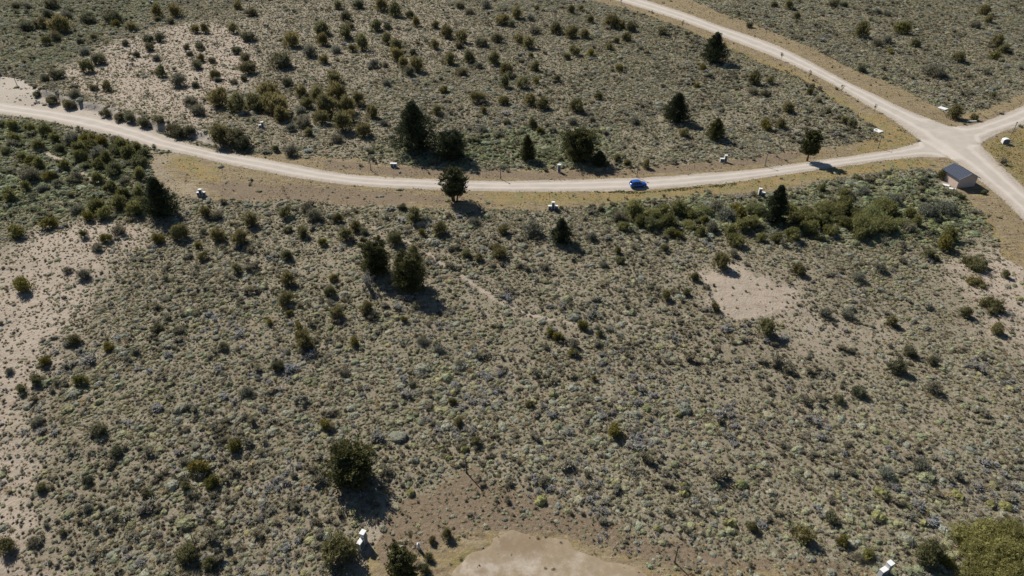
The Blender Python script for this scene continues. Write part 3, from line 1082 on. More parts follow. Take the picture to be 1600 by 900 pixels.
def plant_cover():
    # shrub layer
    P = candidates(0.57, grow=0.10)
    mk = masks(P[:, 0], P[:, 1])
    d = free_density(P, mk)
    k = rng.random(len(P)) < d * 0.97
    P = P[k]
    mk = {a: v[k] for a, v in mk.items()}
    X, Y = P[:, 0], P[:, 1]
    n = len(P)
    dist = Y
    gz = mk['green']
    bluez = sstep(0.58, 0.70, fbm(X - 40, Y + 9, 11.0, 2)) * sstep(120, 80, dist)
    yel = sstep(0.48, 0.62, fbm(X + 13, Y - 70, 22.0, 1))
    u = rng.random(n)
    pc = 0.24 + 0.22 * yel + 0.18 * gz
    pg = 0.34 - 0.08 * yel
    ps = 0.20 - 0.12 * gz
    pdk = 0.04 + 0.06 * gz + 0.20 * sstep(0.50, 0.66, fbm(X - 9, Y + 33, 13.0, 3))
    pb = 0.02 + 0.30 * bluez
    tot = pc + pg + ps + pdk + pb
    c1, c2, c3, c4 = pc / tot, (pc + pg) / tot, (pc + pg + ps) / tot, (pc + pg + ps + pdk) / tot
    kind = np.where(u < c1, 0, np.where(u < c2, 1, np.where(u < c3, 2, np.where(u < c4, 3, 4))))
    big = np.exp(rng.normal(size=n) * 0.42) * (0.8 + 0.5 * fbm(X + 5, Y + 50, 8.0, 0))
    size = 0.48 * big * (1 + 0.10 * Y / 100) * (1 + 0.30 * gz) * (1 - 0.38 * mk['sparse'] * (rng.random(n) < 0.8)) * (1 - 0.3 * mk['turnverge'])
    size = np.where((kind == 3) & (rng.random(n) < 0.10), size * 1.9, size)
    size = np.where((kind == 1) & (rng.random(n) < 0.03), size * 1.8, size)
    size = np.clip(size, 0.2, 2.4)
    defs = [(0, "cushion_scrub", T_cush, 0.95, 0.66, "yellow green cushion plants carpeting the dry slope", "cushion plants"),
            (1, "grey_scrub", T_grey + T_greyx, 1.05, 0.66, "low grey green steppe scrub carpeting the dry slope", "low scrub"),
            (2, "dry_tussock_grass", T_straw, 0.95, 0.75, "pale straw bunch grass scattered through the scrub", "tussock grass"),
            (3, "dark_scrub", T_dark, 1.15, 0.72, "dark low shrubs scattered through the paler scrub", "low scrub"),
            (4, "silver_scrub", T_blue, 1.15, 0.65, "silvery grey dead looking shrubs scattered near the lower left", "low scrub")]
    for q, nm, T, s, tl, lab, cat in defs:
        m = kind == q
        if not m.any():
            continue
        tn = tint_for(X[m], Y[m], m.sum())
        if q in (0, 1, 3):
            g = mk['green'][m]
            tn *= np.stack([1 - 0.08 * g, 1 + 0.02 * g, 1 - 0.12 * g], 1)
        scatter(nm, X[m], Y[m], rng.choice(T, m.sum()), size[m] * s, tl * (0.8 + 0.5 * rng.random(m.sum())), tn, lab, cat)
    # small stuff between: dry grass and sprigs
    P = candidates(0.44, y1=345.0, grow=0.26)
    mk = masks(P[:, 0], P[:, 1])
    d = free_density(P, mk)
    d = np.clip(d * 0.6 + 0.25 * mk['sparse'] + 0.10, 0, 1) * (1 - mk['bare'] * 0.82) * (1 - mk['path'] * 0.8)
    d = np.where(mk['hardverge'] > 0.3, 0.75 * sstep(0.34, 0.6, fbm(P[:, 0] + 9, P[:, 1], 4.0, 1)) + 0.10, d)
    d *= 1 - sstep(0.3, 0.7, mk['pull']) * 0.9
    d[mk['roads_only'] > -0.15] = 0
    d = np.where(mk['road'] > mk['roads_only'], d * sstep(2.0, -1.5, mk['road'] + 5 * (fbm(P[:, 0], P[:, 1], 3.0, 2) - 0.5)) * 0.8 + 0.02, d)
    d[sdf(P[:, 0], P[:, 1], SHED_KEEP) > -0.2] = 0
    k = rng.random(len(P)) < d
    P = P[k]
    mk = {a: v[k] for a, v in mk.items()}
    X, Y = P[:, 0], P[:, 1]
    n = len(P)
    T = np.array(T_straw + T_straw + T_dark[:2] + T_grey[:3])
    tn = tint_for(X, Y, n, 0.04) * 0.92
    oc = (mk['ochre'] * mk['hardverge'])[:, None]
    tn = tn * (1 - oc * np.array([0.05, 0.08, 0.5]))
    size = 0.36 * np.exp(rng.normal(size=n) * 0.35) * (1 + 0.15 * Y / 100) * (1 - 0.38 * mk['hardverge'])
    pick = np.where(mk["hardverge"] > 0.3, rng.choice(T_straw, n), rng.choice(T, n))
    tn = tn * (1 - 0.10 * mk["hardverge"][:, None] * np.array([0.6, 1.0, 2.0]))
    scatter("sprig_grass", X, Y, pick, size, 0.75 * np.ones(n), tn, "small dry tufts and sprigs filling gaps between shrubs", "dry grass")

plant_cover()

def road_grass():
    G = wpoly([(930, 298.5), (1000, 299.5), (1070, 294), (1150, 286), (1150, 288.5), (1070, 297.5), (1000, 303), (930, 301.5)])
    E = wpoly([(1535, 232), (1562, 214), (1600, 203), (1660, 190), (1660, 320), (1600, 280), (1558, 246)])
    out = []
    for P, n, s, t in ((G, 2600, 0.34, (0.50, 0.62, 0.32)), (E, 4200, 0.30, (0.98, 0.98, 0.42))):
        lo, hi = P.min(0), P.max(0)
        Q = lo + rng.random((n, 2)) * (hi - lo)
        Q = Q[(sdf(Q[:, 0], Q[:, 1], P) + (fbm(Q[:, 0], Q[:, 1], 3.0, 1) - 0.5) * 1.6) > 0]
        out.append((Q, np.full(len(Q), s), np.tile(np.array(t), (len(Q), 1)) * (0.8 + 0.4 * rng.random((len(Q), 1)))))
    Q = np.vstack([o[0] for o in out])
    T = np.array(T_straw + T_greyx)
    scatter("verge_grass", Q[:, 0], Q[:, 1], rng.choice(T, len(Q)), np.concatenate([o[1] for o in out]) * (0.7 + 0.6 * rng.random(len(Q))), 0.8 * np.ones(len(Q)),
            np.vstack([o[2] for o in out]), "green and yellow grass growing along the gravel road edge", "grass")

road_grass()

# ------------------------------------------------------------------ BUSHES, one object each
LO = leaf_mat("olive_leaf", (0.092, 0.086, 0.036), (0.262, 0.232, 0.102), transl=0.38)
LD = leaf_mat("dark_shrub_leaf", (0.076, 0.074, 0.040), (0.190, 0.178, 0.098), transl=0.35)
LG = leaf_mat("grey_green_leaf", (0.130, 0.126, 0.088), (0.260, 0.247, 0.178), transl=0.35)
LY = leaf_mat("yellow_green_leaf", (0.110, 0.098, 0.022), (0.265, 0.228, 0.062), transl=0.3)
LW = leaf_mat("willow_leaf", (0.125, 0.136, 0.054), (0.300, 0.292, 0.120), transl=0.4)
LS = leaf_mat("silver_leaf", (0.150, 0.150, 0.138), (0.300, 0.300, 0.280))
LCU = leaf_mat("cushion_leaf_single", (0.170, 0.172, 0.066), (0.310, 0.295, 0.125), transl=0.3)
BM = {
    'O': [bush_mesh("olive_bush", s, [LO, M_twig], 1500, 9, 0.92) for s in (101, 102, 103, 104, 105, 106)],
    'D': [bush_mesh("dark_shrub", s, [LD, M_twig], 1300, 9, 0.70, leaf=(0.09, 0.036), up=0.5, spread=0.34) for s in (111, 112, 113, 114)],
    'G': [bush_mesh("grey_bush", s, [LG, M_twig], 1100, 9, 0.66, leaf=(0.12, 0.03), up=0.6, spread=0.34, open_=0.38) for s in (121, 122, 123, 124)],
    'Y': [bush_mesh("yellow_bush", s, [LY, M_twig], 1200, 7, 0.84, leaf=(0.11, 0.040), up=0.7) for s in (131, 132, 133, 134)],
    'W': [bush_mesh("willow_shrub", s, [LW, M_twig], 5200, 22, 0.66, leaf=(0.055, 0.020), up=0.6, spread=0.38) for s in (141, 142, 143)],
    'C': [cushion_mesh("cushion_plant", s, [LCU], n=420, flatness=0.62, shag=0.10, lumps=2, leaf=(0.075, 0.035)) for s in (151, 152, 153)],
    'M': [bush_mesh("mat_shrub", s, [LO, M_twig], 1500, 14, 0.30, leaf=(0.07, 0.03), up=0.5, spread=0.40) for s in (161, 162)],
}
KINDW = {'O': ("olive_bush", "olive bush", "bush"), 'D': ("dark_shrub", "dark green shrub", "shrub"), 'G': ("grey_bush", "grey green bush", "bush"),
         'Y': ("yellow_bush", "yellowish bush", "bush"), 'W': ("willow_shrub", "feathery light green shrub", "shrub"),
         'C': ("cushion_plant", "bright cushion plant", "cushion plant"), 'M': ("mat_shrub", "flat mat shrub", "shrub")}

BUSHES = """
25,8,16,D 42,10,14,G 27,20,12,D 76,21,24,D 82,4,30,D 102,25,20,G 136,27,30,D 65,36,26,D 40,41,26,D 92,38,34,O 176,26,30,D 180,36,14,Y
207,40,18,O 246,29,14,D 264,32,16,D 275,17,24,O 246,17,22,O 109,16,14,D 84,56,22,D 70,62,18,O 147,57,14,O 125,64,14,D 195,66,16,D 232,60,20,D
250,58,20,D 232,73,18,D 134,104,24,O 155,91,28,D 90,115,26,D 68,121,18,D 132,80,18,G 212,84,14,D 246,90,14,G 290,73,12,D 297,83,12,D 312,72,18,D
314,91,14,O 332,94,14,D 305,100,24,D 252,112,20,O 279,126,28,G 305,131,16,D 340,124,12,G 303,44,18,O 320,45,16,O 364,43,22,O 388,55,26,D
370,78,18,D 380,88,22,D 388,105,30,D 335,117,18,O 365,127,14,G 380,122,14,D 372,8,16,O 392,18,22,D 57,147,14,D 80,157,20,D 103,155,18,O 115,145,20,G
112,164,18,D 168,135,18,O 146,136,16,D 162,170,20,D 183,174,22,D 202,176,22,D 223,181,26,D 245,186,22,D 264,194,26,D 278,198,26,D 294,198,26,D 300,158,26,G
312,172,26,G 344,152,36,O 372,162,36,O 395,160,30,O 342,208,36,O 362,214,40,D 380,222,34,D 5,192,18,D 20,197,22,O 45,200,20,O 70,205,22,O
108,217,26,G 135,215,26,Y 160,218,24,Y 182,220,20,G
433,93,42,D 453,62,28,O 505,44,28,O 503,62,22,O 540,50,28,O 547,40,18,D 564,66,30,O 605,60,22,O 620,70,24,O 645,80,16,D 622,85,24,O 630,97,18,O
652,100,26,O 636,110,22,D 588,40,22,O 605,40,18,D 525,78,16,G 550,75,16,O 485,82,24,G 505,92,18,O 525,120,28,O 585,100,18,G 603,102,12,G 541,25,22,D
528,8,16,O 558,6,22,D 595,5,28,O 618,15,26,O 640,22,16,O 650,34,18,O 680,38,16,O 697,50,24,O 720,58,22,O 718,70,16,D 752,65,22,D 778,58,26,D
785,30,22,O 798,36,16,D 678,68,20,O 700,92,22,O 733,88,24,O 720,112,20,D 747,102,14,G 772,92,22,O 790,108,22,O 795,118,18,D 788,128,22,O
745,150,26,O 755,172,14,O 785,155,20,O 683,172,20,O 693,140,14,Y 605,130,14,G 720,8,16,D 735,18,16,G 760,8,18,G 415,145,38,O 430,160,42,O 440,178,28,O
403,165,26,O 470,142,22,O 478,160,24,O 495,145,30,O 525,145,36,O 510,165,38,O 500,182,28,O 540,165,34,O 560,155,26,O 545,182,26,O 580,176,24,O 568,202,28,O
535,192,34,O 470,172,18,G 470,190,28,G 455,200,18,G 450,128,20,D 482,206,16,O 525,217,20,G 600,192,14,G 792,190,14,D 755,203,16,G 780,210,14,G
810,20,22,O 838,12,10,D 830,28,14,G 892,15,16,O 908,12,12,O 922,30,16,O 955,32,26,O 972,38,16,O 986,42,22,D 980,58,16,O 963,62,12,O 953,72,14,O
1038,48,24,D 870,45,22,O 835,47,18,G 893,50,24,O 915,53,18,O 810,60,18,O 826,67,22,O 830,86,10,O 885,87,14,O 898,78,20,O 925,82,16,Y 836,104,18,O
817,130,22,O 837,126,14,Y 870,123,14,O 968,107,14,Y 935,150,14,Y 828,155,24,O 848,161,24,O 902,165,26,O 832,192,20,O 845,203,14,Y 990,188,18,G
925,188,14,G 895,190,16,G 1070,208,16,O 1088,133,10,Y 1180,122,26,O 1178,142,18,G 1195,146,16,D 1198,195,20,Y 1172,39,14,D 1100,104,14,Y
1210,7,14,D 1233,8,16,O 1245,24,14,O 1303,5,18,D 1319,6,14,D 1348,48,28,O 1411,44,24,Y 1370,68,18,G 1387,62,20,G 1392,80,12,Y 1430,67,16,O
1463,110,34,G 1497,88,22,O 1537,15,20,O 1545,30,16,O 1525,38,18,G 1557,65,22,O 1568,77,16,O 1555,87,16,Y 1540,112,16,G 1348,107,18,D 1383,122,10,D
1492,176,26,O 1523,182,14,O 1552,148,12,O 1233,168,20,O 1220,193,20,O 1265,143,12,O 1280,157,12,D 1294,173,12,O 1332,194,16,O 1318,187,14,O 1205,125,16,O
1370,17,14,G 1387,22,12,G
10,235,20,D 33,244,16,O 48,250,20,Y 18,225,20,G 50,272,32,G 75,275,20,Y 15,305,24,O 90,232,22,D 125,245,24,O 150,240,28,G 137,258,16,D 155,256,22,O
176,265,30,D 180,236,24,D 202,240,26,O 218,252,30,D 225,238,22,D 215,271,22,O 195,282,18,G 65,295,14,G 110,305,12,D 150,320,28,O 138,336,22,Y 185,315,30,O
208,326,28,O 225,318,28,O 75,348,26,Y 22,362,26,Y 38,444,30,Y 105,422,14,G 130,430,22,G 130,366,16,O 165,370,20,Y 186,360,22,G 150,386,18,G 248,372,20,Y
277,362,30,O 322,330,22,O 340,335,20,G 318,361,14,G 342,366,28,O 375,373,28,O 310,384,14,Y 318,400,18,O 370,420,22,O 392,345,26,O 350,315,14,G 165,294,14,O
430,232,12,O 455,236,24,G 447,332,24,O 480,325,22,G 490,337,30,G 527,341,18,O 555,353,22,O 568,363,16,D 540,366,28,O 470,363,24,O 450,358,14,O 505,379,16,Y
447,398,22,O 450,437,26,O 522,434,16,Y 628,323,16,D 648,338,28,O 667,341,16,G 687,358,26,O 660,363,14,Y 740,346,20,G 617,372,26,O 728,396,18,O
750,403,16,O 780,391,28,O 785,359,20,O 705,388,14,G 645,390,22,O
828,358,36,G 965,337,28,G 992,331,34,O 1020,350,30,D 1060,326,32,O 1080,333,24,O 1120,325,28,G 1132,336,28,G 1152,330,24,Y 1115,356,24,G 1140,358,24,O
1175,345,28,O 1060,366,18,Y 1098,343,18,Y 1150,373,28,O 1190,371,18,O 940,326,14,D 1037,386,16,O 965,391,14,O 970,407,16,O 925,371,18,G 1125,410,30,O
1085,432,18,O 1145,396,16,G 965,246,14,O 1010,257,16,O 980,254,14,O 900,381,12,G 850,416,16,G 945,413,14,G 1180,325,26,W 1020,332,26,W 1045,345,26,O
1300,325,40,W 1265,336,38,O 1290,346,28,O 1322,322,32,O 1352,350,42,W 1382,348,40,W 1368,334,36,W 1380,322,38,W 1395,332,26,O 1320,347,22,O 1240,366,28,O 1267,357,30,O 1278,371,16,D
1297,359,22,O 1450,328,32,G 1480,326,30,G 1485,368,26,O 1450,396,22,O 1462,403,14,D 1480,381,30,Y 1247,421,24,O 1343,279,10,O 1388,270,12,D 1470,272,18,O
1502,306,14,D 1535,299,12,D 1571,428,16,O 1522,414,36,M 1524,442,28,M 1547,478,38,M 1285,293,16,O 1320,301,22,O 1420,356,22,G 1375,419,22,G 1340,431,22,G
1240,340,26,O 1420,330,22,O 1350,300,18,G
1000,344,24,O 1038,328,24,O 1047,362,20,O 1095,362,20,O 1160,351,26,O 1100,328,24,W 1232,325,26,O 1256,352,22,O 1310,338,24,W 1338,334,26,O 1345,366,26,O
1410,346,24,W 1432,346,22,O 1215,372,18,O 975,354,20,O 1330,306,20,G 1400,312,22,G 1078,350,22,W
25,215,22,O 60,226,20,O 86,215,22,O 121,230,22,O 145,229,24,O 165,246,22,O 190,223,24,O 210,229,22,O 60,256,22,O 100,259,20,O 120,276,20,G 152,279,22,O
176,291,20,O 190,300,22,O 216,302,22,O 240,327,22,O 90,286,18,G 40,291,18,O 164,333,24,O 120,326,20,G
68,563,22,Y 15,580,16,G 58,593,22,O 35,606,18,O 115,530,24,O 105,536,14,G 170,541,18,Y 245,513,24,D 125,596,24,Y 350,541,20,D 155,671,28,D
60,656,22,G 385,611,22,G 446,466,28,O 453,489,14,Y 465,510,16,Y 475,532,34,O 515,457,20,O 525,486,28,O 573,481,26,O 552,533,20,Y 420,503,14,Y
632,498,12,Y 650,476,20,G 435,571,24,D 660,531,20,G 685,544,18,G 722,568,18,G 508,661,22,Y 707,628,14,Y 538,581,16,G 715,659,18,O
858,519,16,Y 872,527,18,Y 911,506,22,Y 937,521,14,O 895,550,18,Y 928,591,14,O 828,631,14,O 963,672,30,Y 1117,479,20,O 1073,456,16,O 1040,461,20,O
1196,513,32,O 1425,549,26,D 1455,563,20,D 1402,573,34,D 1342,613,28,D 1310,623,20,D 1395,503,20,O 1510,488,22,O 1560,514,22,O 1290,491,20,G
1325,491,22,G 1455,606,26,G
310,732,32,Y 330,754,26,Y 365,695,24,Y 290,862,40,O 330,880,28,O 292,759,18,O 8,852,34,O 65,761,20,O 135,751,22,D 230,771,20,D 180,706,24,D
100,831,16,D 135,796,16,G 50,846,20,G 530,862,60,O 698,834,22,O 675,843,14,O 670,869,18,O 664,890,18,O 745,689,18,O
725,701,16,C 642,770,14,C 845,781,20,C 1070,771,16,C 1070,758,12,C 1160,756,18,C 1027,825,14,C 1142,818,18,C 1175,821,18,O 1255,833,36,O 1317,846,20,Y
1303,809,28,D 1372,806,22,C 1445,818,14,C 1385,736,26,G 1440,726,26,G 1575,791,18,C 1495,771,18,C 1548,786,16,C 1380,771,22,C 1012,638,14,C 1060,648,12,C
865,616,14,C 700,715,12,C 690,700,14,C 1452,864,46,O
1512,838,44,W 1548,830,46,W 1585,832,50,W 1530,862,48,W 1570,860,54,W 1600,866,50,W 1520,892,46,W 1556,894,52,W 1598,896,56,W 1480,876,26,Y 1340,868,18,G 1358,866,22,Y
""".split()

# ------------------------------------------------------------------ landmarks used to say which bush is which
LANDMARKS = [
    ("the blue car", 998, 287), ("the dark roofed shed", 1503, 278), ("the bare sandy clearing", 1170, 460), ("the road junction", 1480, 218),
    ("the conifer by the upper road", 1113, 78), ("the lone conifer on the far slope", 1056, 172), ("the tree shading the road", 1267, 230),
    ("the big dark conifer", 650, 200), ("the multi stemmed tree", 710, 290), ("the left roadside conifer", 258, 315),
    ("the twin dark conifers", 612, 410), ("the conifer among green shrubs", 1207, 325), ("the largest dark tree", 550, 725),
    ("the cross shaped pillar", 864, 320), ("the pale earth bank", 150, 172), ("the upper left corner", 0, 0), ("the upper right corner", 1600, 0),
    ("the lower left corner", 0, 900), ("the lower right corner", 1600, 900), ("the turning place", 830, 880), ("the broad dark tree", 905, 228),
    ("the left end of the road", 0, 168), ("the three mat shrubs", 1533, 445), ("the pillar at the thicket", 410, 195),
    ("the left sandy patch", 40, 500), ("the middle of the top edge", 800, 0), ("the middle of the left edge", 0, 450),
    ("the middle of the right edge", 1600, 450), ("the low white box", 616, 256), ("the olive thicket", 500, 160), ("the dead grey shrub", 578, 440),
    ("the centre of the photo", 800, 450), ("the upper sandy slope", 240, 110), ("the white slab by the junction", 1473, 170),
    ("the top edge above the big conifer", 650, 0), ("the top edge above the thicket", 505, 0), ("the top edge above the broad tree", 905, 0),
]
ORD = ["nearest", "second nearest", "third nearest", "fourth nearest", "fifth nearest", "sixth nearest", "seventh nearest", "eighth nearest",
       "ninth nearest", "tenth nearest", "eleventh nearest", "twelfth nearest", "thirteenth nearest", "fourteenth nearest"]

def place_bushes():
    recs = []
    for s in BUSHES:
        a, b, w, k = s.split(',')
        recs.append([float(a), float(b), float(w), k])
    # words: size class, kind, and the rank among its likes on one side of a landmark
    what = []
    for cx, cy, w, k in recs:
        m = w / FPX * depth(*flat(cx, cy))
        what.append(("small " if m < 2.4 else ("large " if m > 4.2 else "")) + KINDW[k][1])
    choice = {}
    for q, L in enumerate(LANDMARKS):
        edge = any(t in L[0] for t in ("corner", "edge", "end of", "centre"))
        ranks = {}
        for i, (cx, cy, w, k) in enumerate(recs):
            dx, dy = cx - L[1], (cy - L[2]) * 1.3
            side = "to" if edge else (("left of" if dx < 0 else "right of") if abs(dx) > abs(dy) else ("behind" if dy < 0 else "in front of"))
            ranks.setdefault((what[i], side), []).append((math.hypot(dx, dy), i))
        for (wh, side), lst in ranks.items():
            lst.sort()
            for n_, (dist, i) in enumerate(lst):
                if dist < 420:
                    choice.setdefault(i, []).append((n_ + dist / 160.0, n_, L[0], side))
    label = {}
    for i in range(len(recs)):
        _, n_, L, side = min(choice[i])
        if side == "to":
            label[i] = "%s, %s to %s" % (what[i], ORD[n_], L)
        elif n_ == 0:
            label[i] = "nearest %s %s %s" % (what[i], side, L)
        else:
            label[i] = "%s, %s %s %s" % (what[i], ORD[n_], side, L) if len((what[i] + ORD[n_] + L).split()) > 10 else "%s, %s of those %s %s" % (what[i], ORD[n_], side, L)
    print("BUSHES", len(recs), "worst rank", max(min(choice[i])[1] for i in choice))
    for i, (cx, cy, w, k) in enumerate(recs):
        x, y = flat(cx, cy)
        m = w / FPX * depth(x, y)
        hgt = {'O': 0.36, 'D': 0.28, 'G': 0.26, 'Y': 0.34, 'W': 0.32, 'C': 0.2, 'M': 0.1}[k] * m
        x, y, z = at(cx, cy, hgt)
        m = w / FPX * depth(x, y, z) * (1.04 if k != 'C' else 1.05) * (0.93 if k == 'D' else 1.0)
        r_ = random.Random(i * 7 + 3)
        o = link(KINDW[k][0], BM[k][r_.randrange(len(BM[k]))], (x, y, z - 0.03), r_.random() * 6.28,
                 (m * r_.uniform(0.92, 1.1), m * r_.uniform(0.92, 1.1), m * r_.uniform(0.88, 1.12)))
        t = r_.uniform(0.85, 1.2)
        hsh = r_.uniform(-0.08, 0.08)
        if k in 'OD' and ((cx < 240 and 190 < cy < 345) or (cx > 940 and 290 < cy < 385)):
            o.color = (t * 1.06, t * 1.13, t * 0.95, 1)
        elif k == 'W' and cy > 700:
            o.color = (t * 1.06, t * 0.98, t * 0.84, 1)
        elif k in 'OD' and cy < 190:
            o.color = (t * 1.16 * (1 + hsh), t * 1.14, t * 1.14 * (1 - hsh), 1)
        else:
            o.color = (t * (1 + hsh), t, t * (1 - hsh), 1)
        tag(o, label[i], KINDW[k][2], group={'O': "olive bushes dotted over the steppe", 'D': "dark green shrubs on the slopes", 'G': "grey green bushes in the scrub",
            'Y': "yellowish bushes in the scrub", 'W': "feathery light green shrubs", 'C': "bright cushion plants on the lower slope", 'M': "flat mat shrubs on the sand"}[k])

place_bushes()

# ------------------------------------------------------------------ TREES
LN = leaf_mat("conifer_needles", (0.024, 0.032, 0.015), (0.082, 0.090, 0.042), transl=0.2)
LN2 = leaf_mat("olive_needles", (0.034, 0.038, 0.014), (0.158, 0.148, 0.054), transl=0.25)
LN3 = leaf_mat("pine_needles", (0.034, 0.040, 0.018), (0.125, 0.122, 0.055), transl=0.2)
M_bark = surf_mat("tree_bark", (0.12, 0.09, 0.065), 0.95, 0.1, 0.35, 5.0, 0.5)
M_dead = surf_mat("dead_wood", (0.27, 0.245, 0.225), 0.9, 0.1, 0.3, 5.0, 0.3)

TREES = [  # base px, top row, width px, shape, needles, label
    ((1114, 100), 52, 34, 'cone', LN, "dark conifer standing beside the upper right road"),
    ((1056, 192), 147, 33, 'cone', LN, "dark pointed conifer alone on the grey green far slope"),
    ((1117, 219), 186, 24, 'cone', LN2, "small olive conifer in front of the lone far slope conifer"),
    ((649, 240), 162, 62, 'cone', LN, "biggest dark conifer beyond the curving road"),
    ((706, 252), 196, 44, 'multi', LN, "dark bushy conifer right beside the biggest conifer beyond the road"),
    ((905, 254), 203, 52, 'round', LN2, "broad dark bushy tree behind the tall white pillar"),
    ((936, 261), 237, 19, 'cone', LN, "small dark conifer at the right foot of the broad bushy tree"),
    ((824, 252), 212, 20, 'cone', LN2, "slim dark conifer beyond the road, left of the broad bushy tree"),
    ((256, 341), 279, 42, 'cone', LN, "tall dark conifer at the left beside the bare roadside dirt"),
    ((588, 430), 368, 42, 'multi', LN2, "tall ragged conifer above the dead grey shrub"),
    ((641, 455), 388, 50, 'multi', LN2, "olive green conifer with long shadow right of the ragged conifer"),
    ((1208, 351), 291, 31, 'cone', LN, "dark conifer rising from the green shrubs near the L shaped pillar"),
    ((876, 382), 343, 26, 'cone', LN, "small dark conifer in front of the cross shaped pillar"),
    ((551, 762), 680, 70, 'round', LN2, "largest nearest dark conifer casting a round black shadow"),
    ((630, 912), 856, 46, 'multi', LN2, "dark conifer cut off by the bottom edge beside the turning place"),
]
def build_trees():
    for i, ((bx, by), ty, w, shp, lm, lab) in enumerate(TREES):
        dep = math.atan2(CAM_H, flat(bx, by)[1])
        x, y, z = at(bx, by - 0.22 * w * math.sin(dep))
        H = height_for(x, y, z, ty + (0.18 * w * math.sin(dep) if shp != 'cone' else 0))
        W = w / FPX * depth(x, y, z)
        if shp == 'round' and W > 4.5 and by > 600:
            H = 5.3
        e = empty("conifer_tree", (x, y, z))
        tag(e, lab, "tree", "dark conifers dotted over the steppe")
        r_ = random.Random(i + 50)
        stems = 3 if shp == 'multi' else 1
        tm = trunk_mesh("trunk", 300 + i, M_bark, H, 0.035 * H ** 0.8 + 0.04, stems, W * 0.1 if stems > 1 else 0, 9, 0.1, W * 0.4)
        link("trunk", tm, parent=e)
        cm = conifer_mesh("crown", 400 + i, [lm], H, W * 1.15, n=13000 if H > 5.5 else 8500, z0=0.05, shape=shp,
                          blade=(0.085 * W ** 0.6 + 0.13, 0.038 * W ** 0.6 + 0.055))
        c = link("crown", cm, parent=e)
        t = r_.uniform(0.9, 1.15)
        c.color = (t, t, t, 1)
    # two open trees that show their trunks
    for i, ((bx, by), ty, w, stems, z0, lab) in enumerate([
            ((1261, 251), 206, 30, 1, 0.24, "round topped tree on one bare trunk shading the road"),
            ((711, 314), 266, 47, 5, 0.22, "multi stemmed pine with raised crown on the near verge")]):
        x, y, z = at(bx, by)
        H = height_for(x, y, z, ty)
        W = w / FPX * depth(x, y, z)
        e = empty("pine_tree", (x, y, z))
        tag(e, lab, "tree")
        link("trunk", trunk_mesh("trunk", 330 + i, M_bark, H * 0.92, 0.15 if stems > 1 else 0.2, stems, W * 0.2 if stems > 1 else 0.0, 8, 0.3, W * 0.42), parent=e)
        c = link("crown", conifer_mesh("crown", 430 + i, [LN3 if stems > 1 else LN2], H, W * 1.02, n=5600, z0=z0, shape='round', blade=(0.5, 0.22), gaps=0.5), parent=e)
        c.color = (1, 1, 1, 1)
    # bleached dead shrub
    x, y, z = at(577, 452)
    r = np.random.default_rng(9)
    mb = MB()
    for q in range(46):
        a = r.random() * 6.28
        s = 0.25 + 0.9 * r.random()
        hh = 2.2 + 1.9 * r.random()
        p0 = (math.cos(a) * 0.12, math.sin(a) * 0.12, -0.05)
        p1 = (math.cos(a) * s * 0.55, math.sin(a) * s * 0.55, hh * 0.5)
        p2 = (math.cos(a) * s * 1.25, math.sin(a) * s * 1.25, hh * (0.85 + 0.15 * r.random()))
        mb.tube([p0, p1, p2], [0.06, 0.04, 0.012], 4)
        for b in range(3):
            t = 0.35 + 0.6 * r.random()
            q0 = Vector(p1).lerp(Vector(p2), t)
            v = Vector((r.normal(), r.normal(), 0.8 + r.random())).normalized() * 0.6
            mb.tube([q0, q0 + v], [0.022, 0.008], 3)
    tag(mb.build("dead_shrub", M_dead, loc=(x, y, z)), "bleached grey dead shrub at the foot of the ragged conifer", "shrub")

build_trees()

# saplings along the upper road and on the near verge
LSAP = leaf_mat("sapling_leaf", (0.045, 0.050, 0.020), (0.120, 0.118, 0.050))
def sapling_meshes(seed):
    r = np.random.default_rng(seed)
    mb = MB()
    mb.tube([(0, 0, -0.1), (0.03, 0.02, 0.8), (-0.03, 0.03, 1.7), (0.02, 0, 2.6)], [0.045, 0.035, 0.025, 0.01], 6)
    for q in range(8):
        h = 0.9 + 1.5 * r.random()
        a = r.random() * 6.28
        mb.tube([(0, 0, h), (math.cos(a) * 0.4, math.sin(a) * 0.4, h + 0.42)], [0.016, 0.006], 4)
    tm = mb.mesh("trunk", M_bark)
    p = Plant()
    for q in range(16):
        h = 0.9 + 1.7 * r.random()
        a = r.random() * 6.28
        t = 0.15 + 0.36 * r.random()
        c = np.array([math.cos(a) * t, math.sin(a) * t, h + t * 0.7])
        m = 14
        V, F = clump_quads(c + r.normal(size=(m, 3)) * 0.12, r.normal(size=(m, 3)) + np.array([0, 0, 0.8]), 0.2, 0.09, r)
        p.add(V, F, 0, r.random(m))
    return tm, p.mesh("crown", [LSAP])
SAPM = [sapling_meshes(s) for s in (501, 502, 503)]
SAPS = [((970, 8), 2.6, "first young tree from the top edge along the upper road"),
        ((1018, 27), 2.9, "second young tree from the top along the upper road"),
        ((1066, 44), 3.0, "third young tree from the top along the upper road"),
        ((1126, 62), 2.6, "young tree just behind the conifer by the upper road"),
        ((1220, 95), 3.0, "young tree on the road edge midway down the upper road"),
        ((1264, 125), 3.1, "young thin tree fifth before the junction with a dark shadow streak"),
        ((1314, 146), 2.7, "young tree on the upper road verge above the yellow grass"),
        ((1366, 175), 2.4, "young tree nearest the junction above the left white slab"),
        ((445, 305), 2.2, "pale young tree alone on the near verge at left"),
        ((643, 846), 1.9, "bare young sapling left of the small white marker post"),
        ((606, 866), 1.2, "tiny sapling in the dirt between bush and pillar")]
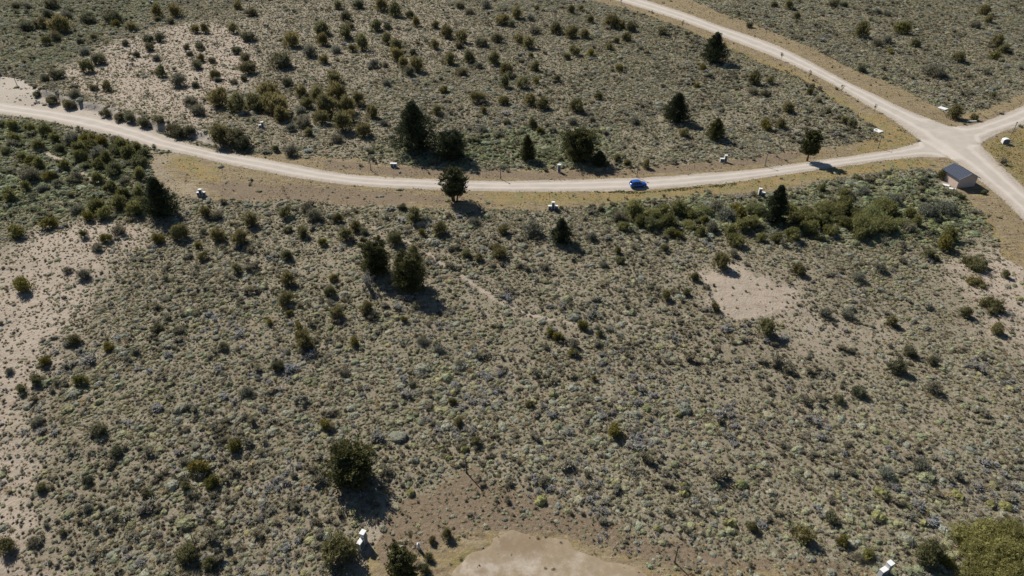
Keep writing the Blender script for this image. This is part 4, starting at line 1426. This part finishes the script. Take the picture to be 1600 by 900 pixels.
for i, ((bx, by), h, lab) in enumerate(SAPS):
    x, y, z = at(bx, by)
    s = h / 2.9
    e = empty("young_tree", (x, y, z), i * 1.7, (s, s, s))
    tag(e, lab, "young tree", "young trees planted along the verges")
    tm, cm = SAPM[i % 3]
    link("trunk", tm, parent=e)
    c = link("crown", cm, parent=e)
    c.color = (1, 1, 1, 1) if i != 8 else (1.8, 1.5, 0.9, 1)

# ------------------------------------------------------------------ SHED
M_roof = surf_mat("roof_metal", (0.032, 0.042, 0.068), 0.45, 0.5, 0.18, 1.5, 0.0)
M_trim = surf_mat("roof_trim", (0.30, 0.30, 0.30), 0.5, 0.4, 0.1, 2.0, 0.0)
M_wall = surf_mat("shed_wall", (0.44, 0.345, 0.29), 0.9, 0.15, 0.2, 2.5, 0.3)
M_conc = surf_mat("concrete", (0.50, 0.42, 0.36), 0.9, 0.2, 0.12, 1.2, 0.2, dirt=(0.36, 0.29, 0.23))
M_white = surf_mat("white_render", (0.60, 0.60, 0.58), 0.75, 0.25, 0.07, 2.0, 0.15, dirt=(0.55, 0.51, 0.45))
M_box = surf_mat("meter_and_shade_grey", (0.10, 0.105, 0.115), 0.5, 0.4, 0.15, 3.0, 0.0)  # meter front grey, also paints shade on pillar and cabinet faces
M_pole = surf_mat("dark_pole", (0.045, 0.035, 0.030), 0.6, 0.3, 0.2, 3.0, 0.0)
M_lamp = surf_mat("lamp_head", (0.28, 0.28, 0.29), 0.4, 0.5, 0.1, 3.0, 0.0)

def build_shed():
    hr, he = 3.6, 2.55
    # ridge ends and the near-left eave corner give the plan
    r0 = Vector((*flat(1491.5, 253.5, hr), 0))
    r1 = Vector((*flat(1519.5, 270.5, hr), 0))
    e1 = Vector((*flat(1501.5, 279.5, he), 0))
    axis = (r1 - r0).normalized()
    L = (r1 - r0).length
    nrm = Vector((axis.y, -axis.x, 0))
    if nrm.dot(e1 - r1) < 0:
        nrm = -nrm
    hw = min(3.6, max(1.8, nrm.dot(e1 - r1)))
    c = (r0 + r1) / 2
    z = hz(c.x, c.y)
    rz = math.atan2(axis.y, axis.x)
    print("SHED length %.2f half width %.2f" % (L, hw), c, math.degrees(rz))
    e = empty("shed", (c.x, c.y, z), rz)
    tag(e, "small gabled shed with dark metal roof beside the road junction", "shed")
    # local: x along the ridge (+x towards the camera end), y across; +y or -y is the west side
    wl, ww = L / 2 - 0.35, hw - 0.45
    mb = MB()
    mb.poly([(-wl, -ww, -0.3), (wl, -ww, -0.3), (wl, ww, -0.3), (-wl, ww, -0.3), (-wl, -ww, he), (wl, -ww, he), (wl, ww, he), (-wl, ww, he),
             (-wl, 0, hr - 0.10), (wl, 0, hr - 0.10)],
            [(0, 1, 5, 4), (2, 3, 7, 6), (1, 2, 6, 9, 5), (3, 0, 4, 8, 7), (0, 3, 2, 1), (4, 5, 9, 8), (6, 7, 8, 9)])
    mb.build("wall", M_wall, e)
    sl = (hr - he) / ww
    for s in (-1, 1):
        zz = hr - sl * hw
        m = MB()
        m.poly([(-L / 2, 0, hr), (L / 2, 0, hr), (L / 2, s * hw, zz), (-L / 2, s * hw, zz),
                (-L / 2, 0, hr - 0.09), (L / 2, 0, hr - 0.09), (L / 2, s * hw, zz - 0.09), (-L / 2, s * hw, zz - 0.09)],
               [(0, 1, 2, 3), (4, 7, 6, 5), (0, 4, 5, 1), (1, 5, 6, 2), (2, 6, 7, 3), (3, 7, 4, 0)])
        rf = m.build("roof_sheet", M_roof, e)
        m = MB()
        k = -L / 2 + 0.25
        while k < L / 2 - 0.05:
            m.poly([(k - .02, s * .05, hr - sl * .05 + .003), (k + .02, s * .05, hr - sl * .05 + .003), (k + .02, s * hw, zz + .003), (k - .02, s * hw, zz + .003),
                    (k - .02, s * .05, hr - sl * .05 + .045), (k + .02, s * .05, hr - sl * .05 + .045), (k + .02, s * hw, zz + .045), (k - .02, s * hw, zz + .045)],
                   [(4, 5, 6, 7), (0, 1, 5, 4), (1, 2, 6, 5), (2, 3, 7, 6), (3, 0, 4, 7)])
            k += 0.42
        tag(m.build("roof_rib", M_roof, rf), kind='stuff')
        for q in (-1, 1):
            m = MB()
            xx = q * (L / 2 + 0.025)
            m.poly([(xx - .022, 0, hr + .03), (xx + .022, 0, hr + .03), (xx + .022, s * (hw + .02), zz + .03), (xx - .022, s * (hw + .02), zz + .03),
                    (xx - .022, 0, hr - .16), (xx + .022, 0, hr - .16), (xx + .022, s * (hw + .02), zz - .16), (xx - .022, s * (hw + .02), zz - .16)],
                   [(0, 1, 2, 3), (4, 7, 6, 5), (0, 4, 5, 1), (1, 5, 6, 2), (2, 6, 7, 3), (3, 7, 4, 0)])
            m.build("barge_board", M_trim, e)
    m = MB()
    m.prism([(-0.16, hr - 0.02), (0, hr + 0.06), (0.16, hr - 0.02), (0, hr + 0.02)], -L / 2 - 0.01, L / 2 + 0.01)
    rc = m.build("ridge_cap", M_roof, e)
    rc.rotation_euler = (0, 0, 0)
    rc.data.transform(Matrix.Rotation(math.pi / 2, 4, 'Z'))
build_shed()

# white boards lying in the scrub left of the shed, slabs near the junction
def slab(name, px, py, sx, sy, h, rz, lab, cat, mat=M_white, tilt=0.0):
    x, y, z = at(px, py)
    m = MB()
    m.box(-sx / 2, sx / 2, -sy / 2, sy / 2, -0.12, h, bev=0.015)
    o = m.build(name, mat, loc=(x, y, z + 0.02), rz=rz)
    o.rotation_euler[0] = tilt
    return tag(o, lab, cat)
slab("white_board", 1478, 290, 1.4, 1.0, 0.16, -0.6, "larger white board lying left of the shed apron", "board")
slab("white_board", 1488, 295.5, 1.3, 0.8, 0.14, -0.5, "smaller white board lying nearest the shed corner", "board")
slab("concrete_slab", 1371, 205, 1.9, 2.3, 0.22, 0.5, "white square slab on the left side of the upper road", "slab")
slab("concrete_slab", 1473, 170, 1.9, 2.3, 0.22, 0.55, "white square slab by the bush beyond the junction", "slab")
slab("white_beam", 1518.5, 190.5, 2.7, 0.35, 0.3, 0.08, "white beam lying by the road beyond the junction", "beam")

# arched white utility cabinet across the junction
def arched_box():
    x, y, z = at(1570, 224)
    e = empty("utility_cabinet", (x, y, z), -0.1)
    tag(e, "white arched concrete cabinet on the yellow grass across the junction", "cabinet")
    prof = [(-0.85, -0.1), (-0.85, 0.95)] + [(0.85 * math.cos(math.pi - t), 0.95 + 0.45 * math.sin(t)) for t in np.linspace(0.15, math.pi - 0.15, 9)] + [(0.85, 0.95), (0.85, -0.1)]
    MB().prism(prof, -0.55, 0.55).build("housing", M_white, e)
    MB().prism([(a * 0.86, max(0.06, b * 0.93)) for a, b in prof], -0.585, -0.545).build("shaded_front", M_box, e)  # dark sheet painting the cabinet's front in shade
arched_box()

# ------------------------------------------------------------------ WHITE SERVICE PILLARS
def pillar(px, py, rz, tall, sides, lab, low=1.05, wide=0.62):
    """tall block with a dark meter panel widened to paint its shaded front and lower blocks on the sides given"""
    x, y, z = at(px, py)
    e = empty("service_pillar", (x, y, z), rz)
    tag(e, lab, "service pillar", "white service pillars along the plots")
    m = MB()
    m.box(-wide / 2, wide / 2, -0.26, 0.26, -0.2, tall, bev=0.012)
    m.build("pillar", M_white, e)
    m = MB()
    m.box(-wide / 2 - 0.05, wide / 2 + 0.05, -0.31, 0.31, tall + 0.002, tall + 0.07, bev=0.01)
    m.build("cap", M_white, e)
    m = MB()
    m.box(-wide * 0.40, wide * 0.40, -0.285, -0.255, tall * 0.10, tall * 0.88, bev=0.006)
    m.build("meter_shade_panel", M_box, e)  # meter front widened over the face to paint it in shade
    for s, ln in sides:
        m = MB()
        a, b = sorted((s * (wide / 2 + 0.003), s * (wide / 2 + ln)))
        m.box(a, b, -0.24, 0.24, -0.2, low, bev=0.012)
        sb = m.build("side_block", M_white, e)
        m = MB()
        m.box(a - 0.03 * (s < 0), b + 0.03 * (s > 0), -0.27, 0.27, low + 0.002, low + 0.06, bev=0.008)
        m.build("coping", M_white, sb)
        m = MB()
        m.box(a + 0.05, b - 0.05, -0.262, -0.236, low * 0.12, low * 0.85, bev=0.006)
        m.build("meter_shade_panel", M_box, sb)  # same dark panel, painting shade onto the block's face
    return e
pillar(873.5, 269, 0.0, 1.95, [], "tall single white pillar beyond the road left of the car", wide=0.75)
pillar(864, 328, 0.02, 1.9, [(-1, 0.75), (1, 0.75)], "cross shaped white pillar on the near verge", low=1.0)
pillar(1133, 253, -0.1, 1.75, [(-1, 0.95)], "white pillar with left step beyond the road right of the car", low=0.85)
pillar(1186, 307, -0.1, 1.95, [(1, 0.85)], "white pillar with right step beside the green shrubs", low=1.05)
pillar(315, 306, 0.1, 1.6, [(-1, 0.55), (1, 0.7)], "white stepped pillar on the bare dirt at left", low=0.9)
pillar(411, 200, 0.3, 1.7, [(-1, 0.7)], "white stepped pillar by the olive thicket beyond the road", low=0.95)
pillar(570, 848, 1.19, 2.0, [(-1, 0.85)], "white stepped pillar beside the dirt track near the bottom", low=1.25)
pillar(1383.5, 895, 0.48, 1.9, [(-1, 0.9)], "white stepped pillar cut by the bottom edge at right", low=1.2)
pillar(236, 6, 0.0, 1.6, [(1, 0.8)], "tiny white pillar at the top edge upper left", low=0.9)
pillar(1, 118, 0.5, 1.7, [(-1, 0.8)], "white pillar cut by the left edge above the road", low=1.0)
# wide low box beyond the road
x, y, z = at(615.5, 261)
e = empty("service_box", (x, y, z), -0.05)
tag(e, "wide low white box on brown dirt beyond the road", "service box")
MB().box(-0.75, 0.75, -0.3, 0.3, -0.2, 0.95, bev=0.012).build("housing", M_white, e)
MB().box(-0.81, 0.81, -0.36, 0.36, 0.952, 1.03, bev=0.01).build("cap", M_white, e)
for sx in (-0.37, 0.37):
    MB().box(sx - 0.3, sx + 0.3, -0.326, -0.296, 0.15, 0.85, bev=0.006).build("meter_shade_panel", M_box, e)  # dark meter fronts that also paint the box's shaded face
# small white marker post near the turning place
x, y, z = at(655, 858)
e = empty("marker_post", (x, y, z), 0.2)
tag(e, "small white marker post on brown dirt near the turning place", "post")
MB().box(-0.13, 0.13, -0.13, 0.13, -0.2, 1.0, bev=0.01).build("post", M_white, e)
MB().poly([(-0.2, -0.2, 1.003), (0.2, -0.2, 1.003), (0.2, 0.2, 1.003), (-0.2, 0.2, 1.003), (0, 0, 1.25)], [(3, 2, 1, 0), (0, 1, 4), (1, 2, 4), (2, 3, 4), (3, 0, 4)]).build("cap", M_white, e)

# ------------------------------------------------------------------ LAMP POSTS
def lamp_meshes():
    m = MB()
    m.tube([(0, 0, -0.2), (0, 0, 0.35), (0, 0, 0.36), (0, 0, 2.75)], [0.12, 0.12, 0.085, 0.075], 8)
    pole = m.mesh("pole", M_pole)
    m = MB()
    m.tube([(0, 0, 2.75), (0, 0, 2.82), (0, 0, 2.98), (0, 0, 3.02)], [0.06, 0.13, 0.17, 0.05], 10)
    head = m.mesh("lamp_head", M_lamp)
    m = MB()
    m.tube([(0, 0, 3.018), (0, 0, 3.05), (0, 0, 3.12)], [0.21, 0.19, 0.04], 10)
    hood = m.mesh("hood", M_pole)
    return pole, head, hood
LP = lamp_meshes()
LAMPS = [((579.5, 266), "lamp post beyond the road left of the low white box"),
         ((782, 279), "lamp post beyond the road between roadside tree and tall pillar"),
         ((995, 277), "lamp post right behind the blue car"),
         ((1195, 259), "lamp post beyond the road right of the stepped pillar"),
         ((1372, 231), "lamp post on the brown verge before the junction"),
         ((1582, 208), "lamp post beside the arched cabinet across the junction"),
         ((1054, 879), "lamp post beside the dirt turning place at the bottom"),
         ((729, 739), "lamp post in the scrub right of the largest dark tree"),
         ((27, 134), "lamp post on the pale pull off at far left"),
         ((1082, 10), "lamp post on the far verge near the top edge"),
         ((1197, 50), "lamp post on the far verge of the upper road left of the dark shrub"),
         ((1318, 101), "lamp post on the far verge by the dark shrub"),
         ((208.5/1 + 0, 0), None)]
for i, ((bx, by), lab) in enumerate(LAMPS):
    if lab is None:
        continue
    x, y, z = at(bx, by)
    e = empty("lamp_post", (x, y, z), i * 0.9)
    tag(e, lab, "lamp post", "slim dark lamp posts along the roads")
    for nm, me in zip(("pole", "lamp_head", "hood"), LP):
        link(nm, me, parent=e)

# ------------------------------------------------------------------ CAR
def build_car():
    k = NT("car_paint")
    tc = k.n("ShaderNodeTexCoord").outputs['Object']
    c = k.mix(k.noise(6.0, 3, 0.6, tc), (0.008, 0.085, 0.40), (0.012, 0.110, 0.47))
    b = k.bsdf(c, 0.28, 0.5, 0.35)
    b.inputs['Coat Weight'].default_value = 0.7
    b.inputs['Coat Roughness'].default_value = 0.05
    paint = k.done(b.outputs[0])
    glass = surf_mat("car_glass", (0.012, 0.014, 0.018), 0.06, 0.8, 0.1, 2.0, 0.0)
    rubber = surf_mat("tyre_rubber", (0.018, 0.018, 0.018), 0.9, 0.1, 0.2, 4.0, 0.0)
    alloy = surf_mat("alloy_rim", (0.42, 0.42, 0.43), 0.35, 0.5, 0.1, 4.0, 0.0, metal=0.8)
    black = surf_mat("black_trim", (0.02, 0.02, 0.022), 0.6, 0.3, 0.2, 4.0, 0.0)
    headl = surf_mat("headlight_lens", (0.65, 0.66, 0.68), 0.1, 0.6, 0.1, 4.0, 0.0)
    tail = surf_mat("tail_lens", (0.35, 0.012, 0.012), 0.15, 0.6, 0.1, 4.0, 0.0)
    plate = surf_mat("number_plate_white", (0.7, 0.7, 0.68), 0.5, 0.3, 0.05, 4.0, 0.0)
    x, y, z = at(996.5, 291.5)
    x2, y2, _ = at(1016.5, 290.2)
    rz = math.atan2(y2 - y, x2 - x)
    e = empty("parked_car", (x, y, z + 0.05), rz)
    tag(e, "bright blue hatchback parked on the gravel road", "car")
    # body: cross-sections along the length (x forward)
    st = [(-1.93, 0.42, 0.80, 0.62), (-1.90, 0.28, 0.92, 0.74), (-1.6, 0.22, 0.96, 0.83), (-0.9, 0.20, 0.95, 0.86), (0.0, 0.20, 0.93, 0.865), (0.8, 0.20, 0.91, 0.86),
          (1.15, 0.21, 0.88, 0.84), (1.6, 0.23, 0.80, 0.79), (1.88, 0.28, 0.70, 0.68), (1.95, 0.40, 0.60, 0.52)]
    m = MB()
    rings = []
    for (xx, zb, zt, w) in st:
        prof = [(-w * 0.9, zb), (w * 0.9, zb), (w, zb + 0.16), (w * 1.0, (zb + zt) / 2 + 0.05), (w * 0.955, zt - 0.07), (w * 0.86, zt), (0, zt + 0.03),
                (-w * 0.86, zt), (-w * 0.955, zt - 0.07), (-w, (zb + zt) / 2 + 0.05), (-w, zb + 0.16)]
        rings.append([m.bm.verts.new((xx, a, b2)) for a, b2 in prof])
    n = len(rings[0])
    for r0, r1 in zip(rings, rings[1:]):
        for j in range(n):
            m.bm.faces.new((r0[j], r0[(j + 1) % n], r1[(j + 1) % n], r1[j]))
    m.bm.faces.new(rings[0])
    m.bm.faces.new(rings[-1][::-1])
    m.build("body", paint, e, smooth=True)
    # cabin: roof and pillars around recessed glass
    low = [(-1.78, 0.80, 0.93), (0.98, 0.80, 0.90)]
    top = [(-1.42, 0.60, 1.46), (0.22, 0.60, 1.48)]
    def ring(x0, x1, w, z0, z1):
        return [(x0, -w, z0), (x1, -w, z1), (x1, w, z1), (x0, w, z0)]
    A = ring(-1.78, 0.98, 0.79, 0.92, 0.90)
    B2 = ring(-1.46, 0.25, 0.62, 1.42, 1.44)
    m = MB()
    m.poly(A + B2, [(3, 2, 1, 0), (4, 5, 6, 7), (0, 1, 5, 4), (1, 2, 6, 5), (2, 3, 7, 6), (3, 0, 4, 7)])
    m.build("cabin", black, e)
    # glass panes, slightly proud of the cabin core
    def pane(name, q, off):
        q = [Vector(p) for p in q]
        nn = (q[1] - q[0]).cross(q[3] - q[0]).normalized()
        cen = sum(q, Vector()) / 4
        if nn.dot(cen - Vector((-0.4, 0, 1.1))) < 0:
            nn = -nn
        q2 = [cen + (p - cen) * 0.92 + nn * off for p in q]
        q1 = [p - nn * 0.012 for p in q2]
        MB().poly([tuple(p) for p in q2 + q1], [(0, 1, 2, 3), (7, 6, 5, 4), (0, 4, 5, 1), (1, 5, 6, 2), (2, 6, 7, 3), (3, 7, 4, 0)]).build(name, glass, e)
    pane("windscreen", [A[1], A[2], B2[2], B2[1]], 0.02)
    pane("rear_window", [A[0], A[3], B2[3], B2[0]], 0.02)
    for a0, a1, b0, b1 in ((A[0], A[1], B2[0], B2[1]), (A[3], A[2], B2[3], B2[2])):
        L_ = lambda p, q, t: tuple(Vector(p).lerp(Vector(q), t))
        pane("side_window", [L_(a0, a1, 0.04), L_(a0, a1, 0.42), L_(b0, b1, 0.46), L_(b0, b1, 0.04)], 0.015)
        pane("side_window", [L_(a0, a1, 0.45), L_(a0, a1, 0.86), L_(b0, b1, 0.95), L_(b0, b1, 0.50)], 0.015)
        # pillars in body colour
        for t0, t1 in ((0.0, 0.035), (0.425, 0.448), (0.90, 1.0)):
            q = [Vector(L_(a0, a1, t0)), Vector(L_(a0, a1, t1)), Vector(L_(b0, b1, t1)), Vector(L_(b0, b1, t0))]
            s = 1 if q[0].y > 0 else -1
            q2 = [p + Vector((0, s * 0.03, 0.01)) for p in q]
            MB().poly([tuple(p) for p in q2 + q], [(0, 1, 2, 3), (7, 6, 5, 4), (0, 4, 5, 1), (1, 5, 6, 2), (2, 6, 7, 3), (3, 7, 4, 0)]).build("pillar", paint, e)
    m = MB()
    rr = []
    for xx, w, zz in ((-1.56, 0.58, 1.425), (-1.45, 0.645, 1.455), (-0.8, 0.66, 1.495), (-0.1, 0.655, 1.495), (0.22, 0.635, 1.465), (0.30, 0.60, 1.435)):
        rr.append([m.bm.verts.new((xx, a, b2)) for a, b2 in ((-w, zz - 0.045), (-w * 0.93, zz), (0, zz + 0.022), (w * 0.93, zz), (w, zz - 0.045))])
    for r0, r1 in zip(rr, rr[1:]):
        for j in range(4):
            m.bm.faces.new((r0[j], r0[j + 1], r1[j + 1], r1[j]))
        m.bm.faces.new((r0[4], r0[0], r1[0], r1[4]))
    m.bm.faces.new(rr[0][::-1])
    m.bm.faces.new(rr[-1])
    m.build("roof", paint, e, smooth=False)
    for sx in (-1.22, 1.22):
        for s in (-1, 1):
            w0 = MB().tube([(sx, s * 0.70, 0.30), (sx, s * 0.72, 0.30), (sx, s * 0.885, 0.30), (sx, s * 0.895, 0.30)], [0.27, 0.30, 0.30, 0.27], 18).build("wheel", rubber, e)
            MB().tube([(sx, s * 0.890, 0.30), (sx, s * 0.902, 0.30)], [0.19, 0.17], 12).build("rim", alloy, w0)
    for s in (-1, 1):
        MB().box(1.62, 1.90, s * 0.52 - 0.16, s * 0.52 + 0.16, 0.60, 0.70, bev=0.03).build("headlight", headl, e)
        MB().box(-1.945, -1.80, s * 0.60 - 0.10, s * 0.60 + 0.10, 0.62, 0.88, bev=0.02).build("tail_light", tail, e)
        MB().box(0.62, 0.78, s * 0.93 - 0.09, s * 0.93 + 0.09, 0.90, 1.02, bev=0.03).build("wing_mirror", paint, e)
        for q in (-0.55, 0.35):
            MB().box(q, q + 0.16, s * 0.868 - 0.015, s * 0.868 + 0.015, 0.76, 0.79).build("door_handle", black, e)
    MB().box(1.90, 1.965, -0.42, 0.42, 0.40, 0.52, bev=0.01).build("grille", black, e)
    MB().box(1.93, 1.972, -0.20, 0.20, 0.55, 0.58).build("emblem_bar", alloy, e)
    MB().box(-1.955, -1.925, -0.2, 0.2, 0.55, 0.66).build("number_plate", plate, e)
build_car()
